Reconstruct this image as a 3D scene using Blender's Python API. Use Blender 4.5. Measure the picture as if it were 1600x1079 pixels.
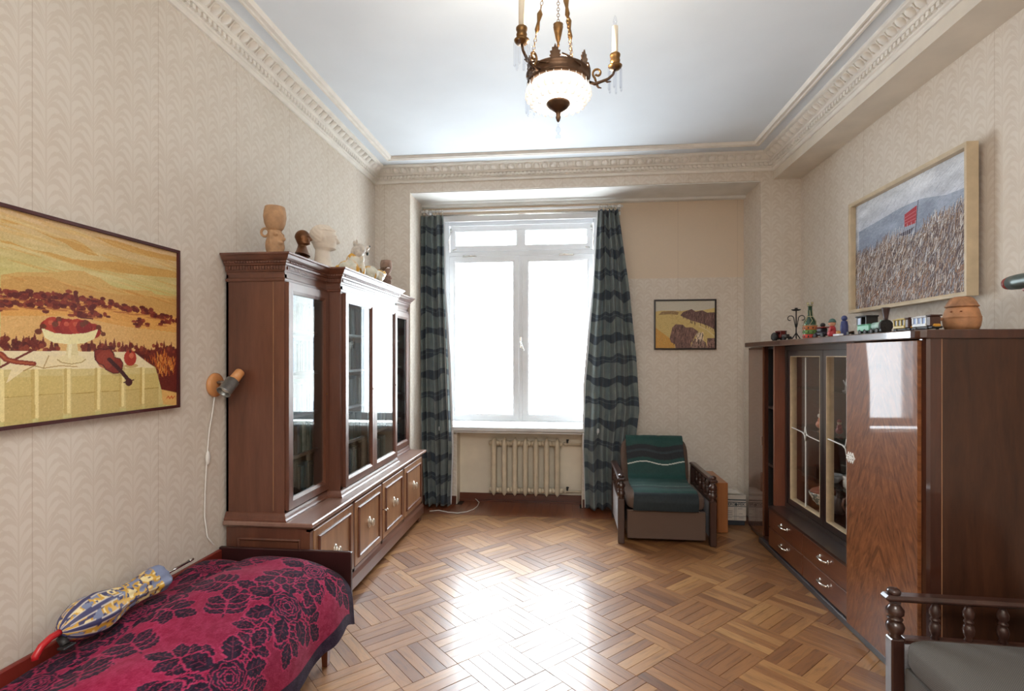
import bpy, bmesh, math, random
import numpy as np
from mathutils import Vector, Matrix

random.seed(7)
RNG = np.random.default_rng(11)
PI = math.pi
for _o in list(bpy.data.objects):
    bpy.data.objects.remove(_o, do_unlink=True)
SC = bpy.context.scene
COL = SC.collection

# ------------------------------------------------------------------ camera
CAM_H, FPX, YAW = 1.5, 826.0, math.atan(88.0 / 826.0)
cd = bpy.data.cameras.new('camera')
cam = bpy.data.objects.new('camera', cd)
COL.objects.link(cam)
cam.location = (0, 0, CAM_H)
cam.rotation_euler = (PI / 2, 0, YAW)
cd.sensor_width = 36.0
cd.lens = FPX / 1600.0 * 36.0
cd.shift_y = 16.5 / 1600.0
cd.clip_start = 0.02
SC.camera = cam

# ------------------------------------------------------------------ world, light, exposure
world = bpy.data.worlds.new('overcast_sky')
SC.world = world
world.use_nodes = True
_bg = world.node_tree.nodes['Background']
_bg.inputs[0].default_value = (0.86, 0.94, 1.0, 1)
_bg.inputs[1].default_value = 25.0


def lamp(name, kind, loc, energy, color=(1, 1, 1), size=0.1, rot=(0, 0, 0), size_y=None):
    ld = bpy.data.lights.new(name, kind)
    ld.energy = energy
    ld.color = color
    if kind == 'AREA':
        ld.size = size
        if size_y:
            ld.shape = 'RECTANGLE'
            ld.size_y = size_y
    else:
        ld.shadow_soft_size = size
    o = bpy.data.objects.new(name, ld)
    COL.objects.link(o)
    o.location = loc
    o.rotation_euler = rot
    return o


_p = lamp('window_daylight_portal', 'AREA', (-0.49, 5.72, 1.86), 1, size=1.66, size_y=2.2, rot=(-PI / 2, 0, 0))
_p.data.cycles.is_portal = True
# added soft fill light under the rear ceiling, behind the camera
lamp('rear_room_lamp', 'AREA', (0.15, -0.9, 3.15), 120, (1.0, 0.98, 0.95), size=1.8, size_y=1.2)
SC.view_settings.view_transform = 'Standard'
SC.view_settings.look = 'None'
SC.view_settings.gamma = 1.0
SC.view_settings.use_curve_mapping = False
SC.view_settings.exposure = -0.06
SC.cycles.max_bounces = 10
SC.cycles.diffuse_bounces = 5
SC.cycles.glossy_bounces = 4
SC.cycles.transparent_max_bounces = 16
SC.cycles.use_denoising = True
SC.cycles.sample_clamp_indirect = 8.0


# ------------------------------------------------------------------ colour + node helpers
def lin(c):
    if isinstance(c, (tuple, list)) and max(c) > 1.0:
        c = [x / 255.0 for x in c]
    return tuple((x / 12.92 if x <= 0.04045 else ((x + 0.055) / 1.055) ** 2.4) for x in c)


class X:
    """a float socket with operators"""
    nt = None

    def __init__(s, sock):
        s.s = sock

    @staticmethod
    def op(o, *a):
        n = X.nt.nodes.new('ShaderNodeMath')
        n.operation = o
        for i, v in enumerate(a):
            if isinstance(v, X):
                X.nt.links.new(v.s, n.inputs[i])
            else:
                n.inputs[i].default_value = v
        return X(n.outputs[0])

    def __add__(s, o): return X.op('ADD', s, o)
    def __radd__(s, o): return X.op('ADD', o, s)
    def __sub__(s, o): return X.op('SUBTRACT', s, o)
    def __rsub__(s, o): return X.op('SUBTRACT', o, s)
    def __mul__(s, o): return X.op('MULTIPLY', s, o)
    def __rmul__(s, o): return X.op('MULTIPLY', o, s)
    def __truediv__(s, o): return X.op('DIVIDE', s, o)
    def mod(s, m): return X.op('FLOORED_MODULO', s, m)
    def abs(s): return X.op('ABSOLUTE', s)
    def sin(s): return X.op('SINE', s)
    def pow(s, p): return X.op('POWER', s, p)
    def max(s, o): return X.op('MAXIMUM', s, o)
    def min(s, o): return X.op('MINIMUM', s, o)
    def gt(s, o): return X.op('GREATER_THAN', s, o)
    def lt(s, o): return X.op('LESS_THAN', s, o)

    def clamp(s):
        n = X.nt.nodes.new('ShaderNodeClamp')
        X.nt.links.new(s.s, n.inputs[0])
        return X(n.outputs[0])


class Mat:
    def __init__(s, name, base=(0.5, 0.5, 0.5), rough=0.5, metal=0.0, coat=0.0, coat_rough=0.05, spec=0.5,
                 emit=None, emit_strength=1.0, sheen=0.0):
        s.m = bpy.data.materials.new(name)
        s.m.use_nodes = True
        s.nt = s.m.node_tree
        X.nt = s.nt
        s.b = s.nt.nodes['Principled BSDF']
        s.base = (*lin(base), 1)
        i = s.b.inputs
        i['Base Color'].default_value = s.base
        i['Roughness'].default_value = rough
        i['Metallic'].default_value = metal
        i['Coat Weight'].default_value = coat
        i['Coat Roughness'].default_value = coat_rough
        i['Specular IOR Level'].default_value = spec
        i['Sheen Weight'].default_value = sheen
        if emit:
            i['Emission Color'].default_value = (*lin(emit), 1)
            i['Emission Strength'].default_value = emit_strength
        s._tc = None

    def node(s, t):
        return s.nt.nodes.new(t)

    def link(s, a, b):
        s.nt.links.new(a, b)

    def coord(s, which='Object', scale=(1, 1, 1), rot=(0, 0, 0)):
        if s._tc is None:
            s._tc = s.node('ShaderNodeTexCoord')
        mp = s.node('ShaderNodeMapping')
        mp.inputs['Scale'].default_value = scale
        mp.inputs['Rotation'].default_value = rot
        s.link(s._tc.outputs[which], mp.inputs[0])
        return mp.outputs[0]

    def xyz(s, which='Object'):
        sp = s.node('ShaderNodeSeparateXYZ')
        s.link(s.coord(which), sp.inputs[0])
        return [X(o) for o in sp.outputs]

    def noise(s, vec=None, scale=5, detail=3, rough=0.5, dist=0.0):
        n = s.node('ShaderNodeTexNoise')
        n.inputs['Scale'].default_value = scale
        n.inputs['Detail'].default_value = detail
        n.inputs['Roughness'].default_value = rough
        n.inputs['Distortion'].default_value = dist
        if vec is not None:
            s.link(vec, n.inputs['Vector'])
        return X(n.outputs[0])

    def ramp(s, fac, stops, interp='LINEAR'):
        r = s.node('ShaderNodeValToRGB')
        r.color_ramp.interpolation = interp
        e = r.color_ramp.elements
        while len(e) < len(stops):
            e.new(0.5)
        for k, (p, c) in enumerate(stops):
            e[k].position = p
            e[k].color = (*lin(c), 1)
        s.link(fac.s if isinstance(fac, X) else fac, r.inputs[0])
        return r.outputs[0]

    def mix(s, fac, a, b, mode='MIX'):
        n = s.node('ShaderNodeMix')
        n.data_type = 'RGBA'
        n.blend_type = mode
        for sock, v in ((n.inputs[0], fac), (n.inputs[6], a), (n.inputs[7], b)):
            if isinstance(v, X):
                s.link(v.s, sock)
            elif isinstance(v, (int, float)):
                sock.default_value = v
            elif isinstance(v, (tuple, list)):
                sock.default_value = (*lin(v), 1)
            else:
                s.link(v, sock)
        return n.outputs[2]

    def color(s, sock):
        s.link(sock, s.b.inputs['Base Color'])
        return s

    def rough(s, x):
        s.link(x.s, s.b.inputs['Roughness'])
        return s

    def bump(s, x, strength=0.2, dist=0.01):
        n = s.node('ShaderNodeBump')
        n.inputs['Strength'].default_value = strength
        n.inputs['Distance'].default_value = dist
        s.link(x.s, n.inputs['Height'])
        s.link(n.outputs[0], s.b.inputs['Normal'])
        return s


def plain(name, base, rough=0.5, var=0.08, scale=12, bump=0.0, **k):
    m = Mat(name, base, rough, **k)
    n = m.noise(m.coord(), scale, 4)
    hi = tuple(min(255, c * (1 + var)) for c in base)
    lo = tuple(c * (1 - var) for c in base)
    m.color(m.ramp(n, [(0.3, lo), (0.7, hi)]))
    if bump:
        m.bump(m.noise(m.coord(), scale * 6, 3), bump, 0.004)
    return m.m


def wood(name, dark, mid, light, axis='z', rough=0.35, coat=0.3, coat_rough=0.12, scale=9, spec=0.5):
    m = Mat(name, mid, rough, coat=coat, coat_rough=coat_rough, spec=spec)
    sc = {'x': (0.12, 1, 1), 'y': (1, 0.12, 1), 'z': (1, 1, 0.12)}[axis]
    v = m.coord('Object', sc)
    n = m.noise(v, scale, 6, 0.6, 0.6)
    g = m.noise(v, scale * 12, 2, 0.5)
    m.color(m.ramp(n * 0.8 + g * 0.2, [(0.28, dark), (0.5, mid), (0.74, light)]))
    m.rough(n * 0.12 + (rough - 0.06))
    return m.m


def attr_mat(name, rough=0.6, bump_scale=0, bump=0.0, sheen=0.0, spec=0.4, translucent=0.0):
    m = Mat(name, (0.5, 0.5, 0.5), rough, spec=spec, sheen=sheen)
    a = m.node('ShaderNodeAttribute')
    a.attribute_name = 'paint'
    m.color(a.outputs[0])
    if bump:
        m.bump(m.noise(m.coord(), bump_scale, 3), bump, 0.003)
    return m.m


# ------------------------------------------------------------------ mesh builder
class MB:
    def __init__(s):
        s.v, s.f, s.sm = [], [], []

    def add(s, verts, faces, smooth=False, M=None):
        b = len(s.v)
        if M is not None:
            verts = [tuple(M @ Vector(p)) for p in verts]
        s.v.extend([tuple(p) for p in verts])
        for f in faces:
            s.f.append([b + i for i in f])
            s.sm.append(smooth)
        return s

    def join(s, o, M=None):
        b = len(s.v)
        s.v.extend([tuple(M @ Vector(p)) for p in o.v] if M is not None else o.v)
        s.f.extend([[b + i for i in f] for f in o.f])
        s.sm.extend(o.sm)
        return s

    def box(s, x0, x1, y0, y1, z0, z1, c=0.0, M=None):
        x0, x1 = min(x0, x1), max(x0, x1)
        y0, y1 = min(y0, y1), max(y0, y1)
        z0, z1 = min(z0, z1), max(z0, z1)
        if c <= 0:
            v = [(x, y, z) for x in (x0, x1) for y in (y0, y1) for z in (z0, z1)]
            f = [(0, 1, 3, 2), (4, 6, 7, 5), (0, 4, 5, 1), (2, 3, 7, 6), (0, 2, 6, 4), (1, 5, 7, 3)]
            return s.add(v, f, False, M)
        c = min(c, (x1 - x0) * .45, (y1 - y0) * .45, (z1 - z0) * .45)
        V, idx = [], {}
        L = ((x0, x1), (y0, y1), (z0, z1))
        for i in (0, 1):
            for j in (0, 1):
                for k in (0, 1):
                    for a in range(3):
                        p = []
                        for d, bit in enumerate((i, j, k)):
                            q = L[d][bit]
                            if d != a:
                                q += c if bit == 0 else -c
                            p.append(q)
                        idx[(i, j, k, a)] = len(V)
                        V.append(tuple(p))
        F = []
        for a in range(3):
            o1, o2 = [d for d in range(3) if d != a]
            for bit in (0, 1):
                q = []
                for (m, n) in ((0, 0), (1, 0), (1, 1), (0, 1)):
                    t = [0, 0, 0]
                    t[a] = bit; t[o1] = m; t[o2] = n
                    q.append(idx[(*t, a)])
                F.append(q)
            for m in (0, 1):          # edges parallel to axis a
                for n in (0, 1):
                    q = []
                    for bit, ax in ((0, o1), (1, o1), (1, o2), (0, o2)):
                        t = [0, 0, 0]
                        t[a] = bit; t[o1] = m; t[o2] = n
                        q.append(idx[(*t, ax)])
                    F.append(q)
        for i in (0, 1):
            for j in (0, 1):
                for k in (0, 1):
                    F.append([idx[(i, j, k, a)] for a in range(3)])
        return s.add(V, F, False, M)

    def rings(s, R, closed_ring=True, cap0=True, cap1=True, smooth=True, loop=False):
        n = len(R[0])
        v = [p for r in R for p in r]
        f = []
        m = len(R)
        for a in range(m if loop else m - 1):
            b = (a + 1) % m
            for i in range(n if closed_ring else n - 1):
                j = (i + 1) % n
                f.append((a * n + i, a * n + j, b * n + j, b * n + i))
        s.add(v, f, smooth)
        if not loop and closed_ring:
            if cap0: s.f.append([len(s.v) - m * n + i for i in range(n)]); s.sm.append(False)
            if cap1: s.f.append([len(s.v) - n + i for i in range(n)]); s.sm.append(False)
        return s

    def lathe(s, prof, n=20, M=None, smooth=True, cap=True):
        o = MB()
        o.rings([[(max(r, 1e-5) * math.cos(2 * PI * i / n), max(r, 1e-5) * math.sin(2 * PI * i / n), z)
                  for i in range(n)] for r, z in prof], smooth=smooth, cap0=cap, cap1=cap)
        return s.join(o, M)

    def tube(s, pts, r, n=8, smooth=True, loop=False):
        P = [Vector(p) for p in pts]
        m = len(P)
        rr = r if isinstance(r, (list, tuple)) else [r] * m
        R = []
        prev = None
        for i in range(m):
            if loop:
                t = P[(i + 1) % m] - P[i - 1]
            else:
                t = P[min(i + 1, m - 1)] - P[max(i - 1, 0)]
            t.normalize()
            if prev is None:
                u = t.cross(Vector((0, 0, 1)))
                if u.length < 1e-3: u = t.cross(Vector((1, 0, 0)))
            else:
                u = prev - t * prev.dot(t)
            u.normalize(); prev = u
            w = t.cross(u)
            R.append([tuple(P[i] + (u * math.cos(2 * PI * k / n) + w * math.sin(2 * PI * k / n)) * rr[i]) for k in range(n)])
        return s.rings(R, smooth=smooth, loop=loop)

    def prism(s, poly, h0, h1, M=None, smooth=False):
        n = len(poly)
        v = [(x, y, h0) for x, y in poly] + [(x, y, h1) for x, y in poly]
        f = [tuple(range(n)), tuple(range(n, 2 * n))] + [(i, (i + 1) % n, n + (i + 1) % n, n + i) for i in range(n)]
        return s.add(v, f, smooth, M)

    def ell(s, c, r, n=16, m=10, M=None):
        o = MB()
        if not isinstance(r, (tuple, list)): r = (r, r, r)
        R = []
        for j in range(m + 1):
            a = -PI / 2 + PI * j / m
            q = max(math.cos(a), 1e-3)
            R.append([(c[0] + r[0] * q * math.cos(2 * PI * i / n), c[1] + r[1] * q * math.sin(2 * PI * i / n), c[2] + r[2] * math.sin(a)) for i in range(n)])
        o.rings(R)
        return s.join(o, M)

    def sweep(s, path, prof, closed=False, flip=1, M=None, smooth=False):
        """path: 2D points; prof: closed polygon of (outward offset, height)"""
        n = len(path)
        P = [Vector(p).to_2d() for p in path]
        R = []
        for i in range(n):
            a = P[i] - P[i - 1] if (closed or i > 0) else None
            b = P[(i + 1) % n] - P[i] if (closed or i < n - 1) else None
            na = Vector((a.y, -a.x)).normalized() * flip if a is not None else None
            nb = Vector((b.y, -b.x)).normalized() * flip if b is not None else None
            if na is None: mi = nb
            elif nb is None: mi = na
            else: mi = (na + nb) / (1 + na.dot(nb))
            R.append([(P[i].x + mi.x * p, P[i].y + mi.y * p, z) for p, z in prof])
        o = MB()
        o.rings(R, smooth=smooth, loop=closed)
        return s.join(o, M)

    def shift(s, d):
        s.v = [(x + d[0], y + d[1], z + d[2]) for x, y, z in s.v]
        return s

    def mesh(s, name, mat):
        me = bpy.data.meshes.new(name)
        me.from_pydata(s.v, [], s.f)
        me.polygons.foreach_set('use_smooth', s.sm)
        bm = bmesh.new()
        bm.from_mesh(me)
        bmesh.ops.recalc_face_normals(bm, faces=bm.faces)
        bm.to_mesh(me)
        bm.free()
        me.materials.append(mat)
        me.update()
        return me


OFF = {}


def thing(name, label, cat, loc=(0, 0, 0), rot=0.0, group=None, world=False, kind=None):
    o = bpy.data.objects.new(name, None)
    COL.objects.link(o)
    o.empty_display_size = 0.05
    o.location = loc
    o.rotation_euler = (0, 0, rot)
    if label: o['label'] = label
    if cat: o['category'] = cat
    if group: o['group'] = group
    if kind: o['kind'] = kind
    OFF[o.name] = tuple(loc) if world else (0, 0, 0)
    return o


def part(name, mb, mat, parent, label=None, stuff=False):
    off = OFF[parent.name]
    if isinstance(mb, MB):
        if off != (0, 0, 0):
            mb.shift((-off[0], -off[1], -off[2]))
        me = mb.mesh(name, mat)
    else:
        me = mb
    o = bpy.data.objects.new(name, me)
    COL.objects.link(o)
    o.parent = parent
    OFF[o.name] = off
    if label: o['label'] = label
    if stuff: o['kind'] = 'stuff'
    return o


def struct(name, mb, mat, parent=None):
    o = bpy.data.objects.new(name, mb.mesh(name, mat))
    COL.objects.link(o)
    OFF[o.name] = (0, 0, 0)
    if parent: o.parent = parent
    else: o['kind'] = 'structure'
    return o


def solo(name, mb, mat, label, cat, group=None, kind=None):
    xs, ys, zs = zip(*mb.v)
    c = ((min(xs) + max(xs)) / 2, (min(ys) + max(ys)) / 2, min(zs))
    mb.shift((-c[0], -c[1], -c[2]))
    o = bpy.data.objects.new(name, mb.mesh(name, mat))
    COL.objects.link(o)
    o.location = c
    o['label'] = label
    o['category'] = cat
    if group: o['group'] = group
    if kind: o['kind'] = kind
    OFF[o.name] = c
    return o


def dup(root, loc=None, rot=None, label=None):
    r = root.copy()
    COL.objects.link(r)
    if loc is not None: r.location = loc
    if rot is not None: r.rotation_euler = (0, 0, rot)
    if label: r['label'] = label
    for ch in list(root.children):
        c = ch.copy()
        COL.objects.link(c)
        c.parent = r
        for g in list(ch.children):
            d = g.copy()
            COL.objects.link(d)
            d.parent = c
    return r


def bevel(o, w=0.004, seg=2):
    m = o.modifiers.new('bevel', 'BEVEL')
    m.width = w
    m.segments = seg
    m.limit_method = 'ANGLE'
    return o


def planeM(kind, c):
    """local (a,b,h): 'X' faces +X, '-X' faces -X, '-Y' faces -Y"""
    if kind == 'X': return Matrix(((0, 0, 1, c), (1, 0, 0, 0), (0, 1, 0, 0), (0, 0, 0, 1)))
    if kind == '-X': return Matrix(((0, 0, -1, c), (1, 0, 0, 0), (0, 1, 0, 0), (0, 0, 0, 1)))
    if kind == '-Y': return Matrix(((1, 0, 0, 0), (0, 0, -1, c), (0, 1, 0, 0), (0, 0, 0, 1)))


def rect(a0, a1, b0, b1):
    return [(a0, b0), (a1, b0), (a1, b1), (a0, b1)]


def frame(a0, a1, b0, b1, w, d, M, lip=0.0, h0=0.0):
    """rectangular frame w wide (inwards), d deep"""
    mb = MB()
    prof = [(0, h0), (0, h0 + d), (-w * .7, h0 + d), (-w, h0 + d - lip), (-w, h0)] if lip else [(0, h0), (0, h0 + d), (-w, h0 + d), (-w, h0)]
    mb.sweep(rect(a0, a1, b0, b1), prof, True, 1, M)
    return mb


def grid_obj(name, P, colors, mat, parent=None, two=None):
    """P: (ny,nx,3) array, colours (ny,nx,3) sRGB 0-1 -> a mesh with a 'paint' attribute"""
    ny, nx = P.shape[:2]
    idx = np.arange(ny * nx).reshape(ny, nx)
    q = np.stack([idx[:-1, :-1], idx[:-1, 1:], idx[1:, 1:], idx[1:, :-1]], -1).reshape(-1, 4)
    me = bpy.data.meshes.new(name)
    off = OFF[parent.name] if parent is not None else (0, 0, 0)
    V = P.reshape(-1, 3) - np.array(off)
    me.vertices.add(len(V)); me.vertices.foreach_set('co', V.astype(np.float32).ravel())
    me.loops.add(q.size); me.loops.foreach_set('vertex_index', q.astype(np.int32).ravel())
    me.polygons.add(len(q)); me.polygons.foreach_set('loop_start', np.arange(0, q.size, 4, dtype=np.int32))
    me.update(calc_edges=True)
    me.polygons.foreach_set('use_smooth', np.ones(len(q), bool))
    if colors is not None:
        at = me.color_attributes.new('paint', 'FLOAT_COLOR', 'POINT')
        c = np.clip(colors.reshape(-1, 3), 0, 1)
        c = np.where(c <= 0.04045, c / 12.92, ((c + 0.055) / 1.055) ** 2.4)
        at.data.foreach_set('color', np.concatenate([c, np.ones((len(c), 1))], 1).astype(np.float32).ravel())
    me.materials.append(mat)
    me.validate()
    o = bpy.data.objects.new(name, me)
    COL.objects.link(o)
    if parent is not None:
        o.parent = parent
    OFF[o.name] = off
    return o


# ------------------------------------------------------------------ little painter (flat print on canvases and cloth)
class Canvas:
    def __init__(s, nx, ny, w, h, bg):
        s.nx, s.ny, s.w, s.h = nx, ny, w, h
        s.c = np.zeros((ny, nx, 3)) + np.array(bg) / 255.0
        s.X, s.Y = np.meshgrid(np.linspace(0, w, nx), np.linspace(0, h, ny))

    def _put(s, sl, mask, col, a):
        col = np.array(col) / 255.0
        m = (mask * a)[..., None]
        s.c[sl] = s.c[sl] * (1 - m) + col * m

    def _win(s, x0, x1, y0, y1):
        i0 = max(0, int((x0 / s.w) * (s.nx - 1)) - 1); i1 = min(s.nx, int((x1 / s.w) * (s.nx - 1)) + 3)
        j0 = max(0, int((y0 / s.h) * (s.ny - 1)) - 1); j1 = min(s.ny, int((y1 / s.h) * (s.ny - 1)) + 3)
        return (slice(j0, max(j1, j0)), slice(i0, max(i1, i0)))

    def poly(s, pts, col, a=1.0):
        pts = np.array(pts, float)
        sl = s._win(pts[:, 0].min(), pts[:, 0].max(), pts[:, 1].min(), pts[:, 1].max())
        x, y = s.X[sl], s.Y[sl]
        if x.size == 0: return
        m = np.zeros(x.shape, bool)
        n = len(pts)
        for k in range(n):
            (xa, ya), (xb, yb) = pts[k], pts[(k + 1) % n]
            if ya == yb: continue
            m ^= ((ya > y) != (yb > y)) & (x < (xb - xa) * (y - ya) / (yb - ya) + xa)
        s._put(sl, m.astype(float), col, a)

    def ell(s, cx, cy, rx, ry, col, a=1.0, ang=0.0, soft=0.0):
        r = max(rx, ry)
        sl = s._win(cx - r, cx + r, cy - r, cy + r)
        x, y = s.X[sl] - cx, s.Y[sl] - cy
        if x.size == 0: return
        c, d = math.cos(ang), math.sin(ang)
        q = ((x * c + y * d) / rx) ** 2 + ((-x * d + y * c) / ry) ** 2
        m = np.clip((1 - q) / soft, 0, 1) if soft else (q <= 1).astype(float)
        s._put(sl, m, col, a)

    def stroke(s, pts, w, col, a=1.0):
        for (xa, ya), (xb, yb) in zip(pts[:-1], pts[1:]):
            sl = s._win(min(xa, xb) - w, max(xa, xb) + w, min(ya, yb) - w, max(ya, yb) + w)
            x, y = s.X[sl], s.Y[sl]
            if x.size == 0: continue
            dx, dy = xb - xa, yb - ya
            t = np.clip(((x - xa) * dx + (y - ya) * dy) / max(dx * dx + dy * dy, 1e-12), 0, 1)
            d = np.hypot(x - xa - t * dx, y - ya - t * dy)
            s._put(sl, (d <= w / 2).astype(float), col, a)

    def noise(s, amp, cell=1, seed=0):
        r = np.random.default_rng(seed)
        n = r.normal(0, 1, (s.ny // cell + 2, s.nx // cell + 2))
        n = np.kron(n, np.ones((cell, cell)))[:s.ny, :s.nx]
        s.c += n[..., None] * amp


def smooth_noise(ny, nx, cy, cx, seed=0):
    r = np.random.default_rng(seed)
    g = r.random((cy + 2, cx + 2))
    y = np.linspace(0, cy, ny); x = np.linspace(0, cx, nx)
    j = y.astype(int); i = x.astype(int)
    fy = (y - j)[:, None]; fx = (x - i)[None, :]
    fy = fy * fy * (3 - 2 * fy); fx = fx * fx * (3 - 2 * fx)
    a = g[np.ix_(j, i)]; b = g[np.ix_(j, i + 1)]; c = g[np.ix_(j + 1, i)]; d = g[np.ix_(j + 1, i + 1)]
    return (a * (1 - fx) + b * fx) * (1 - fy) + (c * (1 - fx) + d * fx) * fy


# ------------------------------------------------------------------ materials
def wallpaper(name, axis, plain_z=None):
    m = Mat(name, (200, 185, 168), 0.75, spec=0.2)
    x, y, z = m.xyz()
    ge = m.node('ShaderNodeNewGeometry')
    sn = m.node('ShaderNodeSeparateXYZ')
    m.link(ge.outputs['Normal'], sn.inputs[0])
    nx_ = X(sn.outputs[0]).abs().gt(0.5)
    u = y * nx_ + x * (1.0 - nx_)
    w, h = 0.0925, 0.136

    def lat(u, v):
        a = (u.mod(2 * w) - w).abs() / w
        b = v.mod(h)

        def arc(amp, f, base, th, lim):
            yy = (a * (PI * f)).sin() * (amp * h) + base * h
            d = ((b - yy + h * 0.5).mod(h) - h * 0.5).abs()
            t = ((a / lim).min(1.0) * PI).sin().pow(0.6) * (th * h)
            return ((t - d) / 0.004 + 0.5).clamp() * a.lt(lim)
        k = arc(0.58, 0.80, 0.0, 0.085, 0.98).max(arc(0.42, 1.0, -0.10, 0.06, 0.8)).max(arc(0.40, 1.3, 0.42, 0.04, 0.6)).max(arc(0.30, 1.5, 0.16, 0.03, 0.55))
        return k.max((0.05 - a) / 0.04).clamp()
    ink = lat(u + 0.005, z).max(lat(u + (w + 0.005), z + h * 0.5))
    fine = m.noise(m.coord('Object', (1, 1, 0.03)), 420, 1)
    big = m.noise(m.coord(), 1.1, 3)
    base = m.ramp(big + fine * 0.12, [(0.35, (216, 206, 193)), (0.7, (225, 217, 206))])
    inkc = m.ramp(big, [(0.3, (202, 188, 172)), (0.7, (210, 198, 184))])
    ink = ink * 0.5
    if plain_z:
        up = ((z - plain_z) / 0.01).clamp()
        ink = ink * (1.0 - up * 0.75)
        base = m.mix(up, base, (218, 201, 180))
    col = m.mix(ink, base, inkc)
    seam = (((u + 0.33).mod(0.555) - 0.2775).abs()).lt(0.0016)
    col = m.mix(seam * 0.45, col, (176, 156, 136))
    m.color(col)
    m.bump(fine + ink * 0.4, 0.12, 0.002)
    return m.m


M_paper_side = wallpaper('fern_wallpaper_side', 'y')
M_paper_back = wallpaper('fern_wallpaper_back', 'x')
M_paper_alcove = wallpaper('fern_wallpaper_alcove', 'x', 2.25)
M_ceiling = plain('ceiling_whitewash', (219, 226, 232), 0.85, 0.015, 2)
M_plaster = plain('cornice_plaster', (232, 228, 220), 0.8, 0.03, 9)
M_soffit = plain('soffit_paint', (226, 226, 222), 0.7, 0.03, 5)
M_beam = plain('beam_paint', (222, 213, 199), 0.8, 0.03, 5)
M_niche = plain('niche_oil_paint', (222, 214, 196), 0.5, 0.04, 4)
M_winpaint = plain('window_white_enamel', (228, 230, 232), 0.35, 0.02, 6)
M_sill = plain('sill_enamel', (205, 207, 206), 0.3, 0.05, 7)
M_skirt = wood('skirting_wood', (60, 28, 18), (92, 46, 28), (112, 62, 38), 'x', 0.4)
M_mahog = wood('bookcase_mahogany', (72, 38, 26), (98, 57, 40), (118, 73, 53), 'z', 0.42, 0.55, 0.34, spec=.6)
M_mahog_y = wood('bookcase_mahogany_rail', (74, 40, 28), (100, 58, 41), (120, 75, 54), 'y', 0.42, 0.55, 0.34, spec=.6)
M_ledge_sheen = wood('ledge_sheen_wood', (112, 80, 66), (136, 104, 90), (158, 128, 114), 'y', 0.4, 0.8, 0.3)  # paler, greyer wood: window sheen on the ledge put into the colour
M_walnut_door = wood('bookcase_door_walnut', (120, 82, 56), (152, 110, 78), (176, 134, 98), 'z', 0.38, 0.5, 0.3, 14)
M_gloss = wood('cabinet_gloss_mahogany', (46, 22, 13), (68, 34, 21), (86, 46, 29), 'z', 0.3, 0.8, 0.05, 8)
M_gloss_side = wood('cabinet_side_veneer', (46, 24, 13), (66, 37, 22), (80, 47, 29), 'z', 0.4, 0.3, 0.2, 14)
M_gloss_red = wood('cabinet_red_panel', (92, 50, 34), (116, 64, 44), (134, 78, 54), 'z', 0.32, 0.5, 0.1)
M_dark_wood = wood('dark_frame_wood', (28, 17, 15), (42, 26, 22), (56, 36, 30), 'z', 0.3, 0.5, 0.1)
M_arm_wood = wood('armchair_wood', (40, 24, 20), (62, 38, 31), (82, 54, 44), 'z', 0.3, 0.5, 0.1)
M_brass = plain('aged_brass', (132, 100, 64), 0.4, 0.15, 30, metal=1.0)
M_bronze = plain('dark_bronze', (96, 74, 58), 0.42, 0.15, 30, metal=0.9)
M_chrome = plain('handle_chrome', (225, 222, 216), 0.15, 0.02, 20, metal=1.0)
M_white_plastic = plain('white_plastic', (232, 230, 224), 0.4, 0.02, 10)
M_black = plain('black_metal', (30, 28, 28), 0.5, 0.1, 20)


def glass_mat(name, tint=(1, 1, 1), rough=0.0):
    m = bpy.data.materials.new(name)
    m.use_nodes = True
    nt = m.node_tree
    nt.nodes.clear()
    X.nt = nt
    out = nt.nodes.new('ShaderNodeOutputMaterial')
    t = nt.nodes.new('ShaderNodeBsdfTransparent'); t.inputs[0].default_value = (*tint, 1)
    g = nt.nodes.new('ShaderNodeBsdfGlossy'); g.inputs['Roughness'].default_value = rough
    fr = nt.nodes.new('ShaderNodeFresnel')
    ge = nt.nodes.new('ShaderNodeNewGeometry')
    ior = X(ge.outputs['Backfacing']) * (1 / 1.5 - 1.5) + 1.5
    nt.links.new(ior.s, fr.inputs[0])
    mx = nt.nodes.new('ShaderNodeMixShader')
    nt.links.new(fr.outputs[0], mx.inputs[0])
    nt.links.new(t.outputs[0], mx.inputs[1])
    nt.links.new(g.outputs[0], mx.inputs[2])
    nt.links.new(mx.outputs[0], out.inputs[0])
    return m


M_glass = glass_mat('clear_glass')
M_glass_dark = glass_mat('bookcase_glass', (0.86, 0.92, 0.94))
M_crystal = glass_mat('cut_crystal', (0.95, 0.96, 0.98), 0.05)


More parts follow.
